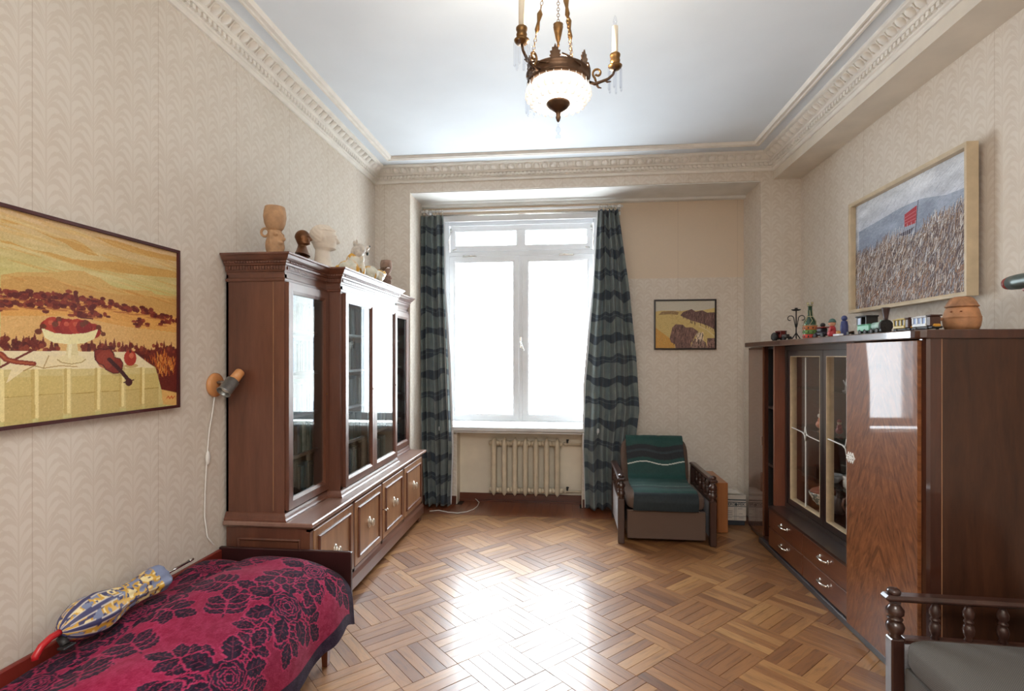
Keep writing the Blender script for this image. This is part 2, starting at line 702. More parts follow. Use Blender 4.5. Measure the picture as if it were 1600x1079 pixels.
def parquet_mat():
    m = Mat('oak_parquet', (150, 105, 65), 0.3, spec=0.7, coat=0.75, coat_rough=0.24)
    oi = m.node('ShaderNodeObjectInfo')
    at = m.node('ShaderNodeAttribute'); at.attribute_name = 'tone'
    r = (X(oi.outputs['Random']) + X(at.outputs['Fac'])).mod(1.0)
    bn_ = m.noise(oi.outputs['Location'], 3.2, 1)
    r = (r * 0.55 + ((bn_ - 0.5) * 1.6 + 0.5) * 0.45).clamp()
    uv = m.node('ShaderNodeUVMap')
    mp = m.node('ShaderNodeMapping')
    mp.inputs['Scale'].default_value = (3.0, 26, 1)
    m.link(uv.outputs[0], mp.inputs[0])
    cb = m.node('ShaderNodeCombineXYZ')
    m.link((r * 91.0).s, cb.inputs[0]); m.link((r * 57.0).s, cb.inputs[1])
    m.link(cb.outputs[0], mp.inputs['Location'])
    g = m.noise(mp.outputs[0], 1.6, 5, 0.65, 0.8)
    tone = m.ramp(r, [(0.05, (106, 66, 38)), (0.3, (136, 90, 52)), (0.55, (156, 108, 64)), (0.8, (178, 132, 82)), (1.0, (204, 164, 110))])
    grain = m.ramp(g, [(0.25, (150, 140, 132)), (0.55, (255, 252, 246)), (0.8, (215, 205, 195))])
    m.color(m.mix(0.75, tone, grain, 'MULTIPLY'))
    wn = m.noise(m.coord('Generated'), 2.0, 2)
    m.rough(g * 0.16 + 0.40)
    m.bump(g, 0.08, 0.002)
    return m.m


M_parquet = parquet_mat()
M_parquet_border = wood('border_parquet', (88, 44, 26), (118, 64, 38), (140, 82, 50), 'y', 0.3, 0.25, 0.15, 12)
# ------------------------------------------------------------------ room shell
XL, XR, Y1, Y2, Y3, YB = -1.81, 2.0, 4.81, 5.27, 5.42, -1.9
ZC, XBEAM, ZBEAM = 3.245, 1.775, 3.035
AX0, AX1 = -1.47, 1.67

struct('wall_left', MB().box(XL - .2, XL, YB, Y1, 0, ZC + .1), M_paper_side)
wr = struct('wall_right', MB().box(XR, XR + .2, YB, Y1, 0, ZC + .1), M_paper_side)
struct('ceiling_beam', MB().box(XBEAM, XR, YB, Y1, ZBEAM, ZC), M_beam, wr)
struct('wall_rear', MB().box(XL - .2, XR + .2, YB - .2, YB, 0, ZC + .1), M_paper_back)
struct('ceiling', MB().box(XL - .2, XR + .2, YB, Y1 + .1, ZC, ZC + .15), M_ceiling)
wb = struct('wall_back', MB().box(.30, AX1 + .2, Y2, 5.75, 0, 3.4), M_paper_alcove)
struct('wall_section', MB().box(AX0 - .2, -1.28, Y2, 5.75, .0, 3.4), M_paper_alcove, wb)
struct('wall_section', MB().box(-1.28, .30, Y2, 5.75, 2.915, 3.4), M_paper_alcove, wb)
struct('wall_section', MB().box(-1.28, -1.127, Y2, 5.75, 0, .745), M_paper_alcove, wb)
struct('wall_section', MB().box(.138, .30, Y2, 5.75, 0, .745), M_paper_alcove, wb)
struct('column', MB().box(XL - .2, AX0, Y1, Y2 + .02, 0, 3.4), M_paper_back, wb)
struct('column', MB().box(AX1, XR + .2, Y1, Y2 + .02, 0, 3.4), M_paper_back, wb)
struct('lintel', MB().box(AX0, AX1, Y1, Y2 + .02, 3.03, 3.4), M_paper_back, wb)
struct('soffit', MB().box(AX0, AX1, Y1 + .012, Y2, 3.022, 3.03).box(AX0, AX1, Y2 - .06, Y2, 3.0, 3.022), M_soffit, wb)
struct('radiator_niche', MB().box(-1.127, .138, Y3, 5.75, 0, .745).box(-1.131, -1.122, Y2 + .002, Y3 + .01, 0, .74)
       .box(.133, .142, Y2 + .002, Y3 + .01, 0, .74), M_niche, wb)
struct('window_reveal', MB().box(-1.285, -1.277, Y2 - .001, 5.44, .8, 2.915).box(.297, .305, Y2 - .001, 5.44, .8, 2.915)
       .box(-1.28, .30, Y2 - .001, 5.44, 2.905, 2.92).box(-1.28, .30, Y2 - .004, Y2 + .01, 2.86, 2.925), M_winpaint, wb)

struct('baseboard_back', MB().box(-1.126, .137, Y3 - .018, Y3, 0.0, .085, .004).box(-1.126, .137, Y3 - .03, Y3 - .016, 0, .02)
       .box(AX0, -1.128, Y2 - .018, Y2, 0, .085, .004).box(.139, AX1, Y2 - .018, Y2, 0, .085, .004), M_skirt)
struct('baseboard_left', MB().box(XL, XL + .018, YB, Y1, 0, .085, .004), M_skirt)
struct('baseboard_right', MB().box(XR - .018, XR, YB, Y1, 0, .085, .004), M_skirt)

# cornice: profile (inward offset, z)
CPATH = [(XL, YB), (XL, Y1), (XBEAM, Y1), (XBEAM, YB)]
cprof = [(0, 3.110), (.012, 3.110), (.016, 3.118), (.016, 3.134), (.026, 3.138), (.026, 3.143), (.03, 3.146), (.03, 3.170),
         (.05, 3.172), (.056, 3.178), (.056, 3.184), (.064, 3.188), (.072, 3.19), (.105, 3.222), (.112, 3.224), (.124, 3.226),
         (.130, 3.232), (.130, ZC), (0, ZC)]
cor = struct('trim_1', MB().sweep(CPATH, cprof), M_plaster)
# dentils: too small to pick apart, one joined piece
dent = MB()
def along(path_seg, pitch, margin, fn):
    (x0, y0), (x1, y1) = path_seg
    L = math.hypot(x1 - x0, y1 - y0)
    n = int((L - 2 * margin) / pitch)
    dx, dy = (x1 - x0) / L, (y1 - y0) / L
    for k in range(n):
        t = margin + (k + .5) * (L - 2 * margin) / n
        fn(x0 + dx * t, y0 + dy * t, math.atan2(dy, dx))
SEGS = [((XL, 1.2), (XL, Y1)), ((XL, Y1), (XBEAM, Y1)), ((XBEAM, Y1), (XBEAM, .9))]
def add_dent(x, y, a):
    M = Matrix.Translation((x, y, 0)) @ Matrix.Rotation(a, 4, 'Z')
    dent.box(-.011, .011, -.046, -.028, 3.146, 3.170, M=M)
for sg in SEGS: along(sg, .037, .03, add_dent)
part('dentils', dent, M_plaster, cor, stuff=True)
# leaf ornaments on the sloping band: one mesh shared by every piece
lf = MB()
o = MB()
R = []
for t, w, b in ((0, .012, .004), (.2, .024, .010), (.5, .029, .015), (.8, .022, .017), (1, .004, .010)):
    R.append([(w * math.cos(q) * 1.0, -(.066 + .04 * t) - b * max(math.sin(q), 0) * .8, 3.188 + .034 * t - b * max(math.sin(q), 0) * .7)
              for q in [PI * k / 6 for k in range(7)]])
lf.rings(R, closed_ring=False, smooth=True)
lf.tube([(-.034, -.070, 3.19), (-.036, -.090, 3.200), (-.034, -.108, 3.220)], .004, 5)
LEAF = lf.mesh('leaf_ornament', M_plaster)
def add_leaf(x, y, a):
    q = bpy.data.objects.new('leaf_ornament', LEAF)
    COL.objects.link(q)
    q.location = (x, y, 0)
    q.rotation_euler = (0, 0, a)
    q.parent = cor
for sg in SEGS: along(sg, .075, .12, add_leaf)

# moulded rectangle on the ceiling
mprof = [(0, ZC), (0, ZC - .014), (-.008, ZC - .022), (-.02, ZC - .022), (-.026, ZC - .014), (-.036, ZC - .014), (-.042, ZC - .024), (-.054, ZC - .024), (-.064, ZC)]
struct('trim_2', MB().sweep(rect(-1.60, 1.565, -1.2, 4.54), mprof, True, 1), M_plaster)

# ------------------------------------------------------------------ floor and parquet
fl = struct('floor', MB().box(XL - .2, XR + .2, YB, 5.75, -.12, -.006), plain('parquet_joint', (46, 30, 20), 0.7, .1, 20))
SB = 0.302
a_ang = math.radians(-45.55)
ia = Vector((math.cos(a_ang), math.sin(a_ang))); ja = Vector((-math.sin(a_ang), math.cos(a_ang)))
P0 = Vector((-1.171, 3.184))
ca, sa = math.cos(YAW), math.sin(YAW)
def project(x, y, z):
    r = x * ca + y * sa; q = -x * sa + y * ca
    if q < .15: return None
    return (800 + FPX * r / q, 556 - FPX * (z - 1.5) / q)
def strip_mesh(name, L, W):
    mb = MB().box(-L / 2 + .0010, L / 2 - .0010, -W / 2 + .0007, W / 2 - .0007, -.006, 0, .0009)
    me = mb.mesh(name, M_parquet)
    uvl = me.uv_layers.new(name='UVMap')
    for lp in me.loops:
        c = me.vertices[lp.vertex_index].co
        uvl.data[lp.index].uv = (c.x, c.y)
    return me
STRIP = strip_mesh('parquet_strip', SB, SB / 5)
cand = []
for i in range(-14, 16):
    for j in range(-14, 16):
        c0 = P0 + ia * (i + .5) * SB + ja * (j + .5) * SB
        if not (-1.95 < c0.x < 2.1 and .5 < c0.y < 5.3): continue
        odd = (i + j) % 2 == 1
        d, n = (ia, ja) if odd else (ja, ia)
        for k in range(5):
            c = c0 + n * ((k - 2) * SB / 5)
            if c.y > 5.06 or c.x < XL + .06 or c.x > XR - .06: continue
            ang = math.atan2(d.y, d.x)
            ps = [project(*(c + d * (sx * SB / 2) + n * (sy * SB / 10)), 0) for sx, sy in ((-1, -1), (1, -1), (1, 1), (-1, 1))]
            area = 0
            vis = all(ps) and (-1.36 < c.x < 1.56 or c.y > 4.75) and not (c.x < -1.08 and c.y < 2.4) and not (.45 < c.x < 1.1 and c.y > 4.35)
            if vis:
                if not any(0 <= p[0] <= 1600 and p[1] <= 1079 for p in ps): vis = False
                area = abs(sum(ps[q][0] * ps[(q + 1) % 4][1] - ps[(q + 1) % 4][0] * ps[q][1] for q in range(4))) / 2
            cand.append((area if vis else 0, c.x, c.y, ang))
cand.sort(reverse=True)
rest = []
for q, (ar, x, y, ang) in enumerate(cand):
    tilt = (random.gauss(0, .0022), random.gauss(0, .0022))
    if q < 300:
        ob = bpy.data.objects.new('parquet_strip', STRIP)
        COL.objects.link(ob)
        ob.location = (x, y, random.uniform(-.0006, .0004))
        ob.rotation_euler = (tilt[0], tilt[1], ang + (PI if random.random() < .5 else 0))
        ob.parent = fl
    else:
        rest.append((x, y, ang))
rv, rf, ruv, rt = [], [], [], []
for x, y, ang in rest:
    b = len(rv); t = random.random(); dz = random.uniform(-.0008, .0)
    c, s_ = math.cos(ang), math.sin(ang)
    tx, ty = random.gauss(0, .0022), random.gauss(0, .0022)
    L, W = SB / 2 - .0007, SB / 10 - .0007
    for (px, py) in ((-L, -W), (L, -W), (L, W), (-L, W)):
        rv.append((x + px * c - py * s_, y + px * s_ + py * c, dz + py * tx - px * ty))
        ruv.append((px, py))
    for (px, py) in ((-L, -W), (L, -W), (L, W), (-L, W)):
        rv.append((x + px * c - py * s_, y + px * s_ + py * c, -.006)); ruv.append((px, py))
    rf += [(b, b + 1, b + 2, b + 3), (b, b + 4, b + 5, b + 1), (b + 1, b + 5, b + 6, b + 2), (b + 2, b + 6, b + 7, b + 3), (b + 3, b + 7, b + 4, b)]
    rt += [t] * 8
me = bpy.data.meshes.new('parquet_strips')
me.from_pydata(rv, [], rf)
uvl = me.uv_layers.new(name='UVMap')
for lp in me.loops: uvl.data[lp.index].uv = ruv[lp.vertex_index]
at = me.attributes.new('tone', 'FLOAT', 'POINT'); at.data.foreach_set('value', rt)
me.materials.append(M_parquet)
part('parquet_strips', me, M_parquet, fl, stuff=True)
# border strips along the window wall
x = AX0 - .3
part('border_strip', MB().box(XL, XR, 4.925, 4.968, -.006, .0014, .0008), M_parquet_border, fl)
BM = None
x = XL
k = 0
while x < XR - .02:
    w = .074
    yb = (Y3 - .03 if -1.1 < x < .1 else (Y2 - .018 if AX0 - .05 < x < AX1 - .02 else Y1 + .1))
    if yb > 4.98:
        yb2 = max(yb, 4.985)
        mb = MB().box(x + .0008, x + w - .0008, 4.97, yb2, -.006, random.uniform(.0009, .0016), .0008)
        part('border_strip', mb, M_parquet_border, fl)
    x += w

# ------------------------------------------------------------------ window
win = thing('window_1', None, None, (0, 0, 0), kind='structure')
YW = 5.42
fr = MB()
MY = planeM('-Y', YW)
for a0, a1, b0, b1 in ((-1.28, -1.235, .82, 2.915), (.255, .30, .82, 2.915), (-1.235, .255, 2.855, 2.915), (-1.235, .255, .82, .835),
                       (-1.235, .255, 2.535, 2.585), (-.505, -.468, .835, 2.535)):
    fr.box(a0, a1, YW, YW + .07, b0, b1, .004)
part('window_frame', fr, M_winpaint, win)
fr2 = MB()
for a0, a1, b0, b1 in ((-1.28, -1.2, .82, 2.915), (.22, .30, .82, 2.915), (-1.2, .22, 2.80, 2.915), (-1.2, .22, .82, .88), (-1.2, .22, 2.56, 2.63), (-.52, -.45, .88, 2.56)):
    fr2.box(a0, a1, YW + .2, YW + .25, b0, b1, .004)
part('outer_window_frame', fr2, M_winpaint, win)
for a0, a1 in ((-1.232, -.507), (-.466, .252)):
    sash = part('casement_sash', frame(a0, a1, .838, 2.532, .062, .035, planeM('-Y', YW + .03), .008), M_winpaint, win)
    part('pane', MB().box(a0 + .06, a1 - .06, YW + .014, YW + .018, .898, 2.472), M_glass, sash)
ts = MB()
ts.sweep(rect(-1.225, .245, 2.588, 2.85), [(0, 0), (0, .03), (-.05, .03), (-.06, .022), (-.06, 0)], True, 1, planeM('-Y', YW + .028))
ts.box(-.535, -.437, YW - .002, YW + .028, 2.63, 2.81, .006)
tsp = part('transom_sash', ts, M_winpaint, win)
for a0, a1 in ((-1.167, -.534), (-.438, .188)):
    part('pane', MB().box(a0, a1, YW + .012, YW + .016, 2.645, 2.792), M_glass, tsp)
h = MB().box(-.497, -.476, YW - .012, YW, 1.58, 1.70, .004)
h.tube([(-.487, YW - .01, 1.65), (-.487, YW - .045, 1.65), (-.470, YW - .05, 1.60), (-.452, YW - .05, 1.555)], [.008, .008, .009, .007])
part('window_handle', h, M_chrome, win)
for a in (-1.02, -.02):
    part('hinge', MB().box(a - .075, a + .075, YW - .008, YW, 2.525, 2.54, .003).tube([(a - .07, YW - .012, 2.541), (a + .07, YW - .012, 2.541)], .006), M_chrome, win)
for a, d in ((-1.215, 1), (.235, -1)):
    part('transom_catch', MB().box(a - .012, a + .012, YW - .02, YW, 2.79, 2.83, .004).tube([(a, YW - .015, 2.82), (a - d * .02, YW - .02, 2.70), (a - d * .02, YW - .012, 2.60)], .005)
         .tube([(a + d * .02, YW - .012, 2.60), (a + d * .06, YW - .03, 2.605)], .008), M_chrome, win)
part('hinge', MB().box(-1.245, -1.228, YW - .008, YW, 2.02, 2.16, .003).tube([(-1.236, YW - .012, 2.03), (-1.236, YW - .012, 2.15)], .006), M_winpaint, win)
part('window_sill', MB().box(-1.30, .32, 5.18, YW + .02, .752, .795, .008).box(-1.28, .30, 5.2, YW, .735, .752), M_sill, win)

# apartment block across the street, mirrored in the bookcase doors
blk = thing('apartment_building', 'pale apartment block across the street, seen mirrored in bookcase glass', 'building', (9, 27, -14), world=True)
M_block = plain('block_render', (196, 194, 188), .9, .03, .4)
M_blockwin = plain('block_window_dark', (62, 68, 76), .3, .1, .5)
fa = MB().box(7.2, 26, 24, 34, -14, 9.5).box(6.9, 26.3, 23.7, 34.3, 9.5, 10.0)
part('facade', fa, M_block, blk)
for q in range(5):
    zf = -5.2 + q * 3.0
    for c in range(9):
        xw = 8.1 + c * 2.0
        wf = part('window_surround', frame(xw - .12, xw + 1.12, zf - .12, zf + 1.72, .14, .12, planeM('-Y', 24.0)), M_winpaint, blk)
        part('pane', MB().box(xw, xw + .47, 23.93, 23.96, zf, zf + 1.6).box(xw + .53, xw + 1, 23.93, 23.96, zf, zf + 1.6), M_blockwin, wf)
    for c in (1, 3, 5):
        xb = 7.95 + c * 2.0
        bal = MB().box(xb - .2, xb + 1.6, 22.9, 24, zf - .35, zf - .2).box(xb - .2, xb + 1.6, 22.9, 22.95, zf + .75, zf + .82)
        for t in range(10): bal.box(xb - .2 + t * .195, xb - .15 + t * .195, 22.9, 22.95, zf - .2, zf + .75)
        part('balcony', bal, M_block, blk)

# ------------------------------------------------------------------ radiator
rad = thing('radiator', 'cream cast-iron radiator of seven ribs under the window', 'radiator', (-.43, 5.36, 0), world=True)
M_rad = plain('radiator_cream_paint', (206, 194, 170), .38, .04, 14)
for k in range(7):
    xc = -.752 + k * .107
    m = MB()
    for yo, rw in ((5.315, .027), (5.395, .022)):
        R = []
        for z, s_ in ((.088, .12), (.102, .55), (.125, .95), (.16, 1), (.37, 1), (.60, 1), (.632, .95), (.655, .55), (.668, .12)):
            R.append([(xc + rw * s_ * math.cos(a) * (1 if abs(math.cos(a)) > .5 else 1), yo + .03 * s_ * math.sin(a), z) for a in [2 * PI * t / 12 for t in range(12)]])
        m.rings(R)
    m.box(xc - .009, xc + .009, 5.315, 5.395, .12, .64)
    for zh in (.137, .615):
        m.lathe([(.022, -.053), (.028, -.045), (.028, -.02), (.02, -.012), (.02, .012), (.028, .02), (.028, .045), (.022, .053)], 14,
                Matrix.Translation((xc, 5.355, zh)) @ Matrix.Rotation(PI / 2, 4, 'Y'))
    part('radiator_section', m, M_rad, rad)
for zp in (.137, .615):
    part('radiator_pipe', MB().tube([(-.06, 5.355, zp), (.137, 5.355, zp)], .012, 10).tube([(-.045, 5.355, zp), (-.02, 5.355, zp)], .02, 8), M_rad, rad)
    part('valve', MB().tube([(-.01, 5.355, zp), (-.01, 5.355, zp + .035)], .010, 8).box(-.022, .006, 5.338, 5.372, zp + .033, zp + .045, .004), M_black, rad, 'black valve handle')

# ------------------------------------------------------------------ curtains
rod = thing('curtain_rod', 'white double curtain rail spanning the top of the window', 'curtain rod', (-.49, 5.15, 2.93), world=True)
part('rail', MB().tube([(-1.465, 5.15, 2.937), (.52, 5.15, 2.937)], .011, 10), M_winpaint, rod)
part('rail', MB().tube([(-1.465, 5.19, 2.905), (.50, 5.19, 2.905)], .008, 10), M_chrome, rod)
for x in (-1.40, .49):
    part('bracket', MB().box(x - .012, x + .012, 5.13, 5.268, 2.92, 2.95, .004).box(x - .02, x + .02, 5.258, 5.27, 2.88, 2.98, .003), M_winpaint, rod)

mc = Mat('striped_curtain_cloth', (90, 104, 102), 0.85, spec=0.15, sheen=.2)
x_, z_, _0 = mc.xyz('UV')
wob = (x_ * 23).sin() * .010 + (x_ * 9 + (z_ * 3.1)).sin() * .014
nz = mc.noise(mc.coord('UV', (3, 9, 1)), 4, 3)
vv = (z_ + wob + nz * .02)
band = vv.mod(.205) / .205
edge = (x_ * 14 + z_ * 7.0).sin() * .10
darkb = ((band - (.60 + edge)) / .03).clamp() * ((0.985 - band) / .03).clamp()
thin = (((vv.mod(.41) / .41) - .90).abs()).lt(.012)
base_c = mc.ramp(mc.noise(mc.coord('UV', (1, 1, 1)), 9, 3), [(.3, (124, 136, 138)), (.7, (142, 152, 150))])
scr = mc.noise(mc.coord('UV', (1, 1, 1)), 22, 2, .5, 2.5)
scrl = ((scr - .5).abs()).lt(.012) * mc.noise(mc.coord('UV'), 6, 1).gt(.52)
c1 = mc.mix(scrl * .55, base_c, (156, 168, 148))
c2 = mc.mix(darkb, c1, (82, 92, 102))
c2 = mc.mix(thin * darkb * .6, c2, (120, 132, 138))
mc.color(c2)
tr = mc.node('ShaderNodeBsdfTranslucent')
mc.link(c2, tr.inputs[0])
mx = mc.node('ShaderNodeMixShader'); mx.inputs[0].default_value = .3
outn = mc.nt.nodes['Material Output']
mc.link(mc.b.outputs[0], mx.inputs[1]); mc.link(tr.outputs[0], mx.inputs[2]); mc.link(mx.outputs[0], outn.inputs[0])
M_curtain = mc.m
M_lining = plain('curtain_lining', (226, 228, 230), .8, .02, 10)


def curtain(label, Le, Re, seed, lin_side, npl):
    zt = max(p[1] for p in Le)
    root = thing('curtain', label, 'curtain', ((Le[0][0] + Re[0][0]) / 2, 5.15, .01), group='curtains at the window', world=True)
    nx, nz_ = 150, 70
    r = random.Random(seed)
    zs = np.linspace(zt, Le[-1][1], nz_)
    fx = lambda P, z: np.interp(-z, [-p[1] for p in P], [p[0] for p in P])
    P = np.zeros((nz_, nx, 3))
    t = np.linspace(0, 1, nx)
    ph = [r.uniform(0, 6) for _ in range(6)]
    for k, z in enumerate(zs):
        f = (zt - z) / (zt - Le[-1][1])
        l, rr = fx(Le, z), fx(Re, z)
        tt = t + .02 * np.sin(2 * PI * 3 * t + ph[0] + f)
        n = npl
        amp = .028 + .022 * f
        w = np.sin(2 * PI * n * tt + ph[1] + .5 * math.sin(3 * f + ph[2])) + .4 * np.sin(2 * PI * n * 1.7 * tt + ph[3] + f)
        P[k, :, 0] = l + (rr - l) * t + .006 * np.sin(2 * PI * n * tt + ph[4]) * np.sin(PI * t)
        P[k, :, 1] = 5.15 + .05 * f * 0 + amp * w * np.clip(np.minimum(t, 1 - t) * 12, .3, 1)
        P[k, :, 2] = z
    cl = grid_obj('curtain_cloth', P, None, M_curtain, root)
    uvl = cl.data.uv_layers.new(name='UVMap')
    W = max(rr2[0] - l2[0] for l2, rr2 in zip(Le, Re)) * 1.7
    li = np.zeros(len(cl.data.loops), np.int32); cl.data.loops.foreach_get('vertex_index', li)
    uv = np.stack([(li % nx) / (nx - 1) * W + seed * .37, zs[li // nx] + seed * .06], 1)
    uvl.data.foreach_set('uv', uv.astype(np.float32).ravel())
    so = cl.modifiers.new('thickness', 'SOLIDIFY'); so.thickness = .003
    # white lining showing along the window-side edge
    E = Re if lin_side > 0 else Le
    Q = np.zeros((nz_, 8, 3))
    for k, z in enumerate(zs):
        e = fx(E, z)
        f = (zt - z) / (zt - Le[-1][1])
        b = .006 + .016 * math.sin(PI * min(1, max(0, f * 1.15 - .1))) ** 2
        Q[k, :, 0] = e + lin_side * (np.linspace(-.06, b, 8))
        Q[k, :, 1] = 5.15 + .03 + .012 * np.linspace(1, 0, 8) + .01 * math.sin(9 * f)
        Q[k, :, 2] = z
    lo = grid_obj('lining', Q, None, M_lining, root)
    so = lo.modifiers.new('thickness', 'SOLIDIFY'); so.thickness = .002
    lo['label'] = 'white lining edge'
    nh = 7
    for k in range(nh):
        xk = Le[0][0] + .01 + (Re[0][0] - Le[0][0] - .02) * k / (nh - 1)
        hk = MB().tube([(xk, 5.15 + .015 * math.cos(a), 2.937 + .018 * math.sin(a)) for a in [2 * PI * q / 10 for q in range(10)]], .0025, 5, loop=True)
        hk.tube([(xk, 5.15, 2.92), (xk + .004, 5.148, 2.90), (xk, 5.15, zt - .015)], .003, 5)
        part('curtain_ring', hk, M_chrome, root)
    return root


curtain('blue-green striped curtain left of the window, beside the bookcase',
        [(-1.462, 2.895), (-1.462, 1.474), (-1.452, .58), (-1.42, .02)], [(-1.233, 2.895), (-1.226, 2.174), (-1.187, 1.475), (-1.149, .586), (-1.165, .02)], 1, 1, 4)
curtain('blue-green striped curtain right of the window, behind the armchair',
        [(.284, 2.905), (.245, 2.154), (.166, 1.228), (.148, .61), (.166, .03)], [(.476, 2.905), (.579, 2.149), (.645, 1.476), (.672, .986), (.625, .60), (.60, .03)], 2, -1, 5)
# ------------------------------------------------------------------ painting on the left wall
L_hill1=[(0.234,0.687),(0.287,0.712),(0.417,0.74),(0.469,0.763),(0.525,0.77),(0.554,0.756),(0.594,0.749),(0.64,0.719),(0.695,0.704),(0.844,0.722),(0.864,0.705),(0.997,0.711),(1.004,0.529),(0.234,0.465)]
L_hill2=[(0.234,0.664),(0.306,0.699),(0.405,0.712),(0.452,0.689),(0.516,0.678),(0.564,0.674),(0.667,0.672),(0.844,0.687),(0.997,0.696),(1.004,0.529),(0.234,0.465)]
L_streak=[[(0.344,0.925),(0.417,0.913),(0.487,0.925),(0.525,0.912),(0.589,0.867),(0.544,0.861),(0.487,0.871),(0.452,0.895),(0.405,0.905)],[(0.344,0.83),(0.396,0.833),(0.487,0.823),(0.564,0.835),(0.667,0.855),(0.812,0.864),(0.994,0.877),(0.994,0.831),(0.812,0.809),(0.667,0.796),(0.54,0.793),(0.452,0.807)],[(0.564,0.966),(0.667,0.973),(0.812,0.962),(0.994,0.967),(0.994,0.938),(0.781,0.926),(0.656,0.938)],[(0.234,0.841),(0.262,0.847),(0.31,0.831),(0.269,0.835),(0.234,0.833)],[(0.234,0.942),(0.269,0.942),(0.302,0.935),(0.255,0.926),(0.234,0.923)]]
L_mid=[(0.234,0.574),(0.323,0.6),(0.422,0.609),(0.557,0.607),(0.725,0.606),(0.995,0.576),(0.995,0.474),(0.691,0.495),(0.557,0.519),(0.432,0.525),(0.234,0.504)]
L_field=[(0.234,0.504),(0.432,0.525),(0.557,0.519),(0.691,0.495),(0.999,0.472),(0.999,0.251),(0.761,0.325),(0.234,0.338)]
L_dark=[(0.725,0.349),(0.845,0.36),(0.999,0.372),(0.999,0.078),(0.901,0.115),(0.868,0.254)]
L_ground=[(0.901,0.115),(1.004,0.082),(1.004,-0.001),(0.909,0.02)]
L_top=[(0.234,0.346),(0.443,0.349),(0.754,0.346),(0.865,0.25),(0.234,0.26)]
L_cloth=[(0.234,0.262),(0.865,0.252),(0.913,0.024),(0.234,0.024)]
L_page1=[(0.251,0.2),(0.269,0.272),(0.309,0.298),(0.371,0.265),(0.342,0.277),(0.305,0.254)]
L_page2=[(0.371,0.264),(0.391,0.325),(0.459,0.332),(0.498,0.268),(0.432,0.275)]
L_bowl=[(0.364,0.461),(0.376,0.414),(0.406,0.391),(0.464,0.383),(0.527,0.391),(0.569,0.417),(0.585,0.47),(0.533,0.445),(0.464,0.434),(0.411,0.438)]
L_stem=[(0.459,0.386),(0.498,0.387),(0.503,0.318),(0.451,0.318)]
L_foot=[(0.422,0.306),(0.432,0.321),(0.459,0.328),(0.492,0.328),(0.521,0.321),(0.531,0.306),(0.516,0.291),(0.475,0.282),(0.437,0.291)]
L_violin=[(0.569,0.355),(0.587,0.362),(0.618,0.36),(0.638,0.365),(0.654,0.34),(0.657,0.316),(0.684,0.308),(0.697,0.284),(0.694,0.251),(0.677,0.228),(0.651,0.228),(0.618,0.25),(0.606,0.274),(0.587,0.282),(0.572,0.305),(0.569,0.332)]
L_neck=[(0.634,0.305),(0.691,0.235),(0.725,0.184)]
L_scroll=[(0.727,0.172)]
L_apple=[(0.734,0.312)]
L_sign=[(0.932,0.055),(0.943,0.068),(0.951,0.05),(0.961,0.067),(0.968,0.05),(0.981,0.064)]
L_bow=[(0.234,0.274),(0.282,0.311),(0.337,0.352)]
L_horn=[(0.234,0.333),(0.251,0.308),(0.282,0.296),(0.337,0.287)]
L_fold=[(0.238,0.257),(0.239,0.033),(0.348,0.255),(0.35,0.031),(0.465,0.254),(0.464,0.037),(0.588,0.254),(0.586,0.04),(0.699,0.251),(0.697,0.04),(0.802,0.251),(0.8,0.043)]
L_seam=[(0.243,0.136),(0.335,0.135),(0.355,0.136),(0.443,0.135),(0.474,0.13),(0.572,0.129),(0.596,0.13),(0.684,0.126),(0.711,0.128),(0.794,0.128),(0.809,0.126),(0.885,0.126)]
L_fruit=[(0.393,0.464),(0.416,0.455),(0.443,0.454),(0.475,0.452),(0.51,0.455),(0.539,0.457),(0.563,0.458),(0.406,0.477),(0.437,0.475),(0.464,0.474),(0.498,0.477),(0.527,0.474)]
L_tree=[(0.243,0.601),(0.264,0.607),(0.295,0.603),(0.323,0.604),(0.361,0.61),(0.386,0.614),(0.422,0.623),(0.453,0.621),(0.486,0.626),(0.533,0.618),(0.569,0.611),(0.606,0.613),(0.644,0.607),(0.697,0.594),(0.725,0.597),(0.761,0.589),(0.805,0.594),(0.861,0.579),(0.909,0.576),(0.96,0.557),(0.243,0.556),(0.269,0.56),(0.337,0.572),(0.371,0.57),(0.406,0.582),(0.443,0.576),(0.486,0.586),(0.51,0.57),(0.545,0.582),(0.498,0.535),(0.533,0.535),(0.581,0.552),(0.805,0.53),(0.761,0.509),(0.917,0.536)]
L_bush=[(0.247,0.376),(0.282,0.367),(0.305,0.367),(0.323,0.369),(0.342,0.383),(0.371,0.366),(0.401,0.356),(0.533,0.366),(0.557,0.37),(0.593,0.359),(0.618,0.367),(0.657,0.373),(0.697,0.357),(0.732,0.362),(0.768,0.35),(0.805,0.342),(0.845,0.325),(0.876,0.369),(0.917,0.37),(0.96,0.362),(0.917,0.316)]
L_grass=[(0.876,0.281),(0.917,0.289),(0.96,0.27),(0.901,0.244),(0.951,0.224)]
L_sprig=[(0.354,0.441),(0.371,0.468),(0.587,0.479),(0.607,0.444),(0.414,0.482),(0.428,0.509),(0.519,0.489),(0.533,0.502)]
M_canvas = attr_mat('painted_canvas', .55, 300, .15)
M_canvas_rough = attr_mat('impasto_canvas', .6, 160, .4)


